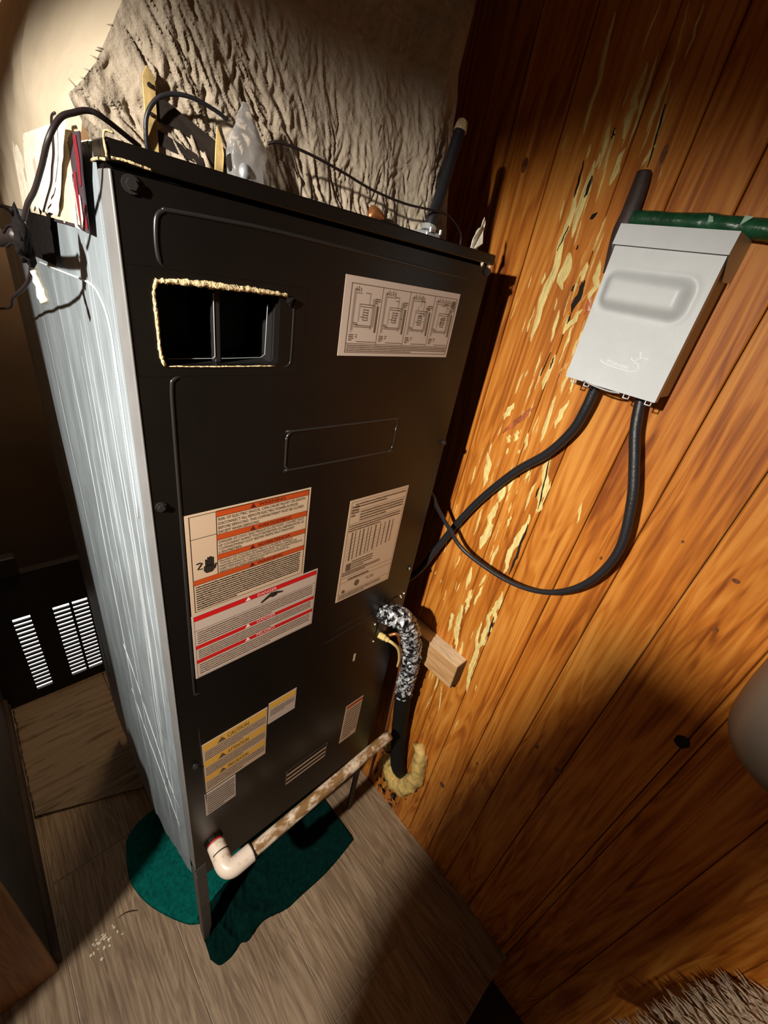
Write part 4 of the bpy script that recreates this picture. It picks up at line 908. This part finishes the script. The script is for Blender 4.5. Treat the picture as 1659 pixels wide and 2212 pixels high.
b1 = newbm(); cyl(b1, (0.487, 0.0, 1.013), (0.495, -0.016, 1.010), .0085, 8); cyl(b1, (0.495, -0.016, 1.010), (0.500, -0.024, 1.006), .0065, 8); obj('fitting', b1, 'wire_yellow', yw)
fm = newbm(); random.seed(17)
tube(fm, [(0.690, -0.002, 0.385), (0.684, -0.012, 0.310), (0.684, -0.032, 0.245), (0.682, -0.070, 0.200), (0.682, -0.110, 0.215), (0.684, -0.138, 0.285), (0.688, -0.146, 0.360), (0.690, -0.134, 0.440), (0.693, -0.112, 0.470)], lambda t: 0.020 + 0.009 * math.sin(math.pi * t), seg=12, n=8, lump=.45, lscale=45)
for k in range(9): blob(fm, (0.694, random.uniform(-.12, 0), random.uniform(.15, .24)), (.006, random.uniform(.006, .013), random.uniform(.008, .018)), 2, .5, 50)
o = obj('spray_foam', fm, 'foam_yellow', smooth=True); tag(o, 'lumpy yellow spray foam around the pipe hole low on the wall', 'foam')

# PVC drain
dp = thing('drain_pipe', 'stained white plastic drain pipe with an elbow in front of the cabinet bottom', 'pipe', (0.3, -0.07, 0.58))
obj('elbow', Tube([(0.046, -0.010, 0.583), (0.045, -0.040, 0.582), (0.0445, -0.058, 0.581), (0.049, -0.070, 0.580), (0.060, -0.0755, 0.580), (0.080, -0.076, 0.5805), (0.104, -0.0755, 0.581)], 0.0205, seg=22, n=6), 'pvc_clean', dp, smooth=True)
for a_, c_ in (((0.0462, -0.034, 0.5825), (0.0462, -0.0365, 0.5825)), ((0.1025, -0.0755, .581), (0.105, -0.0755, .581))):
    obj('joint', cyl(newbm(), a_, c_, .0211, 22), 'rust', dp, label='dark glued joint of the elbow')
obj('pipe', Tube([(0.098, -0.0755, 0.581), (0.25, -0.073, 0.5815), (0.42, -0.069, 0.5825), (0.566, -0.066, 0.584)], 0.0158, seg=20), 'pvc', dp, smooth=True, label='long straight brown stained pipe')

# ---------------------------------------------------------------- floor things
def path_at(P, t):
    q = t * (len(P) - 1); k = min(int(q), len(P) - 2); f = q - k
    a = Vector(P[k]); c = Vector(P[k + 1]); return a.lerp(c, f)
FE = [tuple(q[:2]) for q in spline([(-0.100, .40, 0), (-0.119, .31, 0), (-0.114, .245, 0), (-0.088, .172, 0), (-0.038, .088, 0), (0.0, .050, 0), (0.06, .03, 0), (0.16, .02, 0), (0.27, .02, 0), (0.39, .03, 0), (0.49, .05, 0)], 4)]
BE = [tuple(q[:2]) for q in spline([(-0.085, .42, 0), (-0.05, .44, 0), (0.0, .45, 0), (0.05, .45, 0), (0.12, .44, 0), (0.2, .41, 0), (0.28, .37, 0), (0.35, .32, 0), (0.42, .27, 0), (0.47, .20, 0), (0.50, .12, 0)], 4)]
def rug_fn(u, v):
    p = path_at(FE, u).lerp(path_at(BE, u), v)
    e = min(1, min(v, 1 - v, u, 1 - u) * 25)
    return (p.x, p.y, 0.0040 + 0.0035 * e + 0.0012 * noise.noise(Vector((p.x * 30, p.y * 30, 0))))
tw = newbm(); sheet(tw, 110, 40, rug_fn); bmesh.ops.solidify(tw, geom=tw.faces[:], thickness=0.002)
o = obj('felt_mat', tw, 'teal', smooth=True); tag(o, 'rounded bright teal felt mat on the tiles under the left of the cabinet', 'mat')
GF = [tuple(q[:2]) for q in spline([(-0.004, -.048, 0), (0.012, -.078, 0), (0.04, -.083, 0), (0.075, -.076, 0), (0.105, -.085, 0), (0.145, -.073, 0), (0.18, -.080, 0), (0.225, -.092, 0), (0.275, -.093, 0), (0.369, -.096, 0), (0.45, -.089, 0), (0.513, -.080, 0)], 4)]
GB = [tuple(q[:2]) for q in spline([(0.004, .062, 0), (0.015, .07, 0), (0.045, .075, 0), (0.09, .08, 0), (0.13, .09, 0), (0.17, .10, 0), (0.22, .105, 0), (0.275, .11, 0), (0.34, .11, 0), (0.41, .105, 0), (0.47, .10, 0), (0.506, .095, 0)], 4)]
def cloth_fn(u, v):
    p = path_at(GF, u).lerp(path_at(GB, u), v)
    bunch = math.exp(-((p.x - 0.10) / 0.12) ** 2)
    f1 = 1 - 2 * abs(noise.noise(Vector((p.x * 20 + p.y * 7, p.y * 6 - p.x * 3, 4))))
    f2 = 1 - 2 * abs(noise.noise(Vector((p.x * 34 - p.y * 16, p.y * 12, 9))))
    h = bunch * (0.016 * max(0, f1) + 0.010 * max(0, f2)) + 0.004 * max(0, noise.noise(Vector((p.x * 9, p.y * 14, 8))))
    e = min(1, 0.25 + min(v, 1 - v) * 6)
    return (p.x, p.y + 0.25 * h * bunch, 0.0085 * min(1, v * 8 + .35) + 0.002 + h * e)
tw = newbm(); sheet(tw, 150, 60, cloth_fn); bmesh.ops.solidify(tw, geom=tw.faces[:], thickness=0.0015)
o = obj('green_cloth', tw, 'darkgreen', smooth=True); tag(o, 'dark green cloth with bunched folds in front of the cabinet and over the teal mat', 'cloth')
mb = newbm()
def mat_fn(u, v):
    x = lerp(-0.306, 0.015, u); y = lerp(0.66 - 0.12 * u, 1.155, v)
    z = 0.010 + 0.0012 * math.sin(y * 2 * math.pi / 0.034 + 2.5 * noise.noise(Vector((x * 5, y * 3, 0)))) + 0.0035 * noise.noise(Vector((x * 5, y * 42, 3))) - 0.006 * max(0, noise.noise(Vector((x * 4, y * 60, 9))) - .15)
    return (x + .004 * noise.noise(Vector((y * 20, u, 0))), y, z)
sheet(mb, 40, 130, mat_fn)
bmesh.ops.solidify(mb, geom=mb.faces[:], thickness=0.004)
o = obj('ribbed_mat', mb, 'mat', smooth=True); tag(o, 'beige mat with fine dark ridges on the floor before the slotted vent', 'mat')
wire('twig', [(-0.172, 0.214, 0.0022), (-0.155, 0.213, 0.005), (-0.138, 0.205, 0.006), (-0.124, 0.196, 0.0025)], lambda t: .0008 + .0011 * math.sin(3.1 * t), 'dirt', 'short dark bent twig on the lit floor left of the towel', 'twig', seg=6)
b1 = newbm(); random.seed(23)
for k in range(34): blob(b1, (random.gauss(-0.212, .018), random.gauss(0.185, .014), 0.0016), (random.uniform(.0015, .005), random.uniform(.0015, .004), random.uniform(.001, .002)), 1, .5, 99)
o = obj('plaster_crumbs', b1, 'crumb'); tag(o, 'scatter of pale crumbs on the lit floor near the left wall', 'debris', kind='stuff')

# ---------------------------------------------------------------- slotted vent at the back
vt = thing('slotted_vent', 'black vent with three columns of bright slots at the back left', 'vent', (-0.1, 1.18, 0))
VY = 1.168
colx = [(-0.214, -0.161), (-0.0915, -0.038), (-0.0285, 0.0235)]
ZB, ZT, NS = 0.055, 0.457, 18
fr = newbm(); xe = [-0.308] + [c for p in colx for c in p] + [0.30]
for a, b_ in zip(xe[0::2], xe[1::2]): box(fr, (a, VY, 0), (b_, VY + .012, 0.655))
for a, b_ in colx: box(fr, (a, VY, 0), (b_, VY + .012, ZB)); box(fr, (a, VY, ZT), (b_, VY + .012, .655))
box(fr, (-0.308, VY + .012, .640), (0.30, 1.2, .655))
obj('face', fr, 'vent_black', vt)
pitch = (ZT - ZB) / NS
smesh = None
for a, b_ in colx:
    for k in range(NS - 1):
        z = ZB + pitch * (k + 1)
        s_ = obj('slat', Box((a - .001, VY + .001, z - pitch * .24), (b_ + .001, VY + .010, z + pitch * .24), .0008, 1), 'vent_black', vt)
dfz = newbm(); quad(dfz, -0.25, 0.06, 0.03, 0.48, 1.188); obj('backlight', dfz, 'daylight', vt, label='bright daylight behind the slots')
tc_ = obj('top_cap', Box((-0.305, 1.160, .656), (-0.150, 1.199, .735), .004, 1), 'vent_black', vt)

# ---------------------------------------------------------------- at the right edge, nearer the camera
cn = newbm()
prof = [(0.0005, 1.2880), (0.030, 1.2885), (0.055, 1.2925), (0.074, 1.3020), (0.087, 1.318), (0.094, 1.340), (0.0985, 1.38), (0.100, 1.43), (0.100, 1.56), (0.094, 1.585), (0.070, 1.60), (0.0005, 1.602)]
prof = [(p.x, p.y) for p in spline([(a, b_, 0) for a, b_ in prof], 4)]
sg = 40; rings = []
for r, z in prof: rings.append([cn.verts.new((0.592 + max(r, .0004) * math.cos(2 * math.pi * k / sg), -0.700 + max(r, .0004) * math.sin(2 * math.pi * k / sg), z)) for k in range(sg)])
for a, b_ in zip(rings, rings[1:]):
    for k in range(sg): cn.faces.new((a[k], a[(k + 1) % sg], b_[(k + 1) % sg], b_[k]))
can = thing('plastic_canister', 'smooth grey beige canister with a rounded bottom at the right edge', 'canister', (0.592, -0.700, 1.288))
obj('shell', cn, 'canister', can, smooth=True)
obj('hanger', Box((0.676, -0.720, 1.50), (WX, -0.680, 1.56), .003, 1), 'canister', can)

th = thing('shaggy_throw', 'shaggy beige throw with a frayed edge in the lower right corner', 'throw', (0.6, -1.05, 0.7))
def thr(u, v):
    x = lerp(0.36, 0.695, u); y = lerp(-0.835 - 0.55 * (x - .56), -1.35, v)
    e = max(0, 1 - v * 9)
    z = 0.795 + 0.010 * noise.noise(Vector((x * 30, y * 12, 0))) + 0.006 * noise.noise(Vector((x * 80, y * 40, 3))) - 0.05 * e * e
    return (x, y + 0.010 * noise.noise(Vector((x * 60, 1, v))), z)
b1 = newbm(); sheet(b1, 70, 60, thr); obj('pile', b1, 'throw', th, smooth=True)
b1 = newbm(); random.seed(44)
for k in range(700):
    u = random.random(); v = random.random() ** 2 * .35; p = Vector(thr(u, v)); ln_ = random.uniform(.012, .035)
    d = Vector((random.uniform(-.4, .2), 1.0 if v < .06 else random.uniform(.2, 1), random.uniform(-.1, .5))) * ln_
    tube(b1, [p, p + d * .5 + Vector((0, 0, .002)), p + d], lambda t: .0030 * (1 - t) + .0004, seg=4, n=2)
o = obj('fringe', b1, 'throw', th, label='tangled tufts of the pile'); tag(o, kind='stuff')
o = obj('rolled_lining', Tube([(0.40, -0.80, .735), (0.47, -0.815, .742), (0.56, -0.87, .745), (0.66, -0.93, .745)], .022, seg=14, lump=.15, lscale=30), 'olive', th, smooth=True, label='dark olive rolled lining')
sl = thing('stool', 'dark wooden stool under the shaggy throw', 'stool', (0.53, -1.15, -0.20))
obj('seat', Box((0.38, -1.34, .70), (0.69, -0.95, .735), .004, 1), 'stool', sl)
for x in (.40, .65):
    for y in (-1.32, -1.00): obj('leg', Box((x, y, -0.20), (x + .03, y + .03, .70), .003, 1), 'stool', sl)
bpy.data.objects.remove(_to)
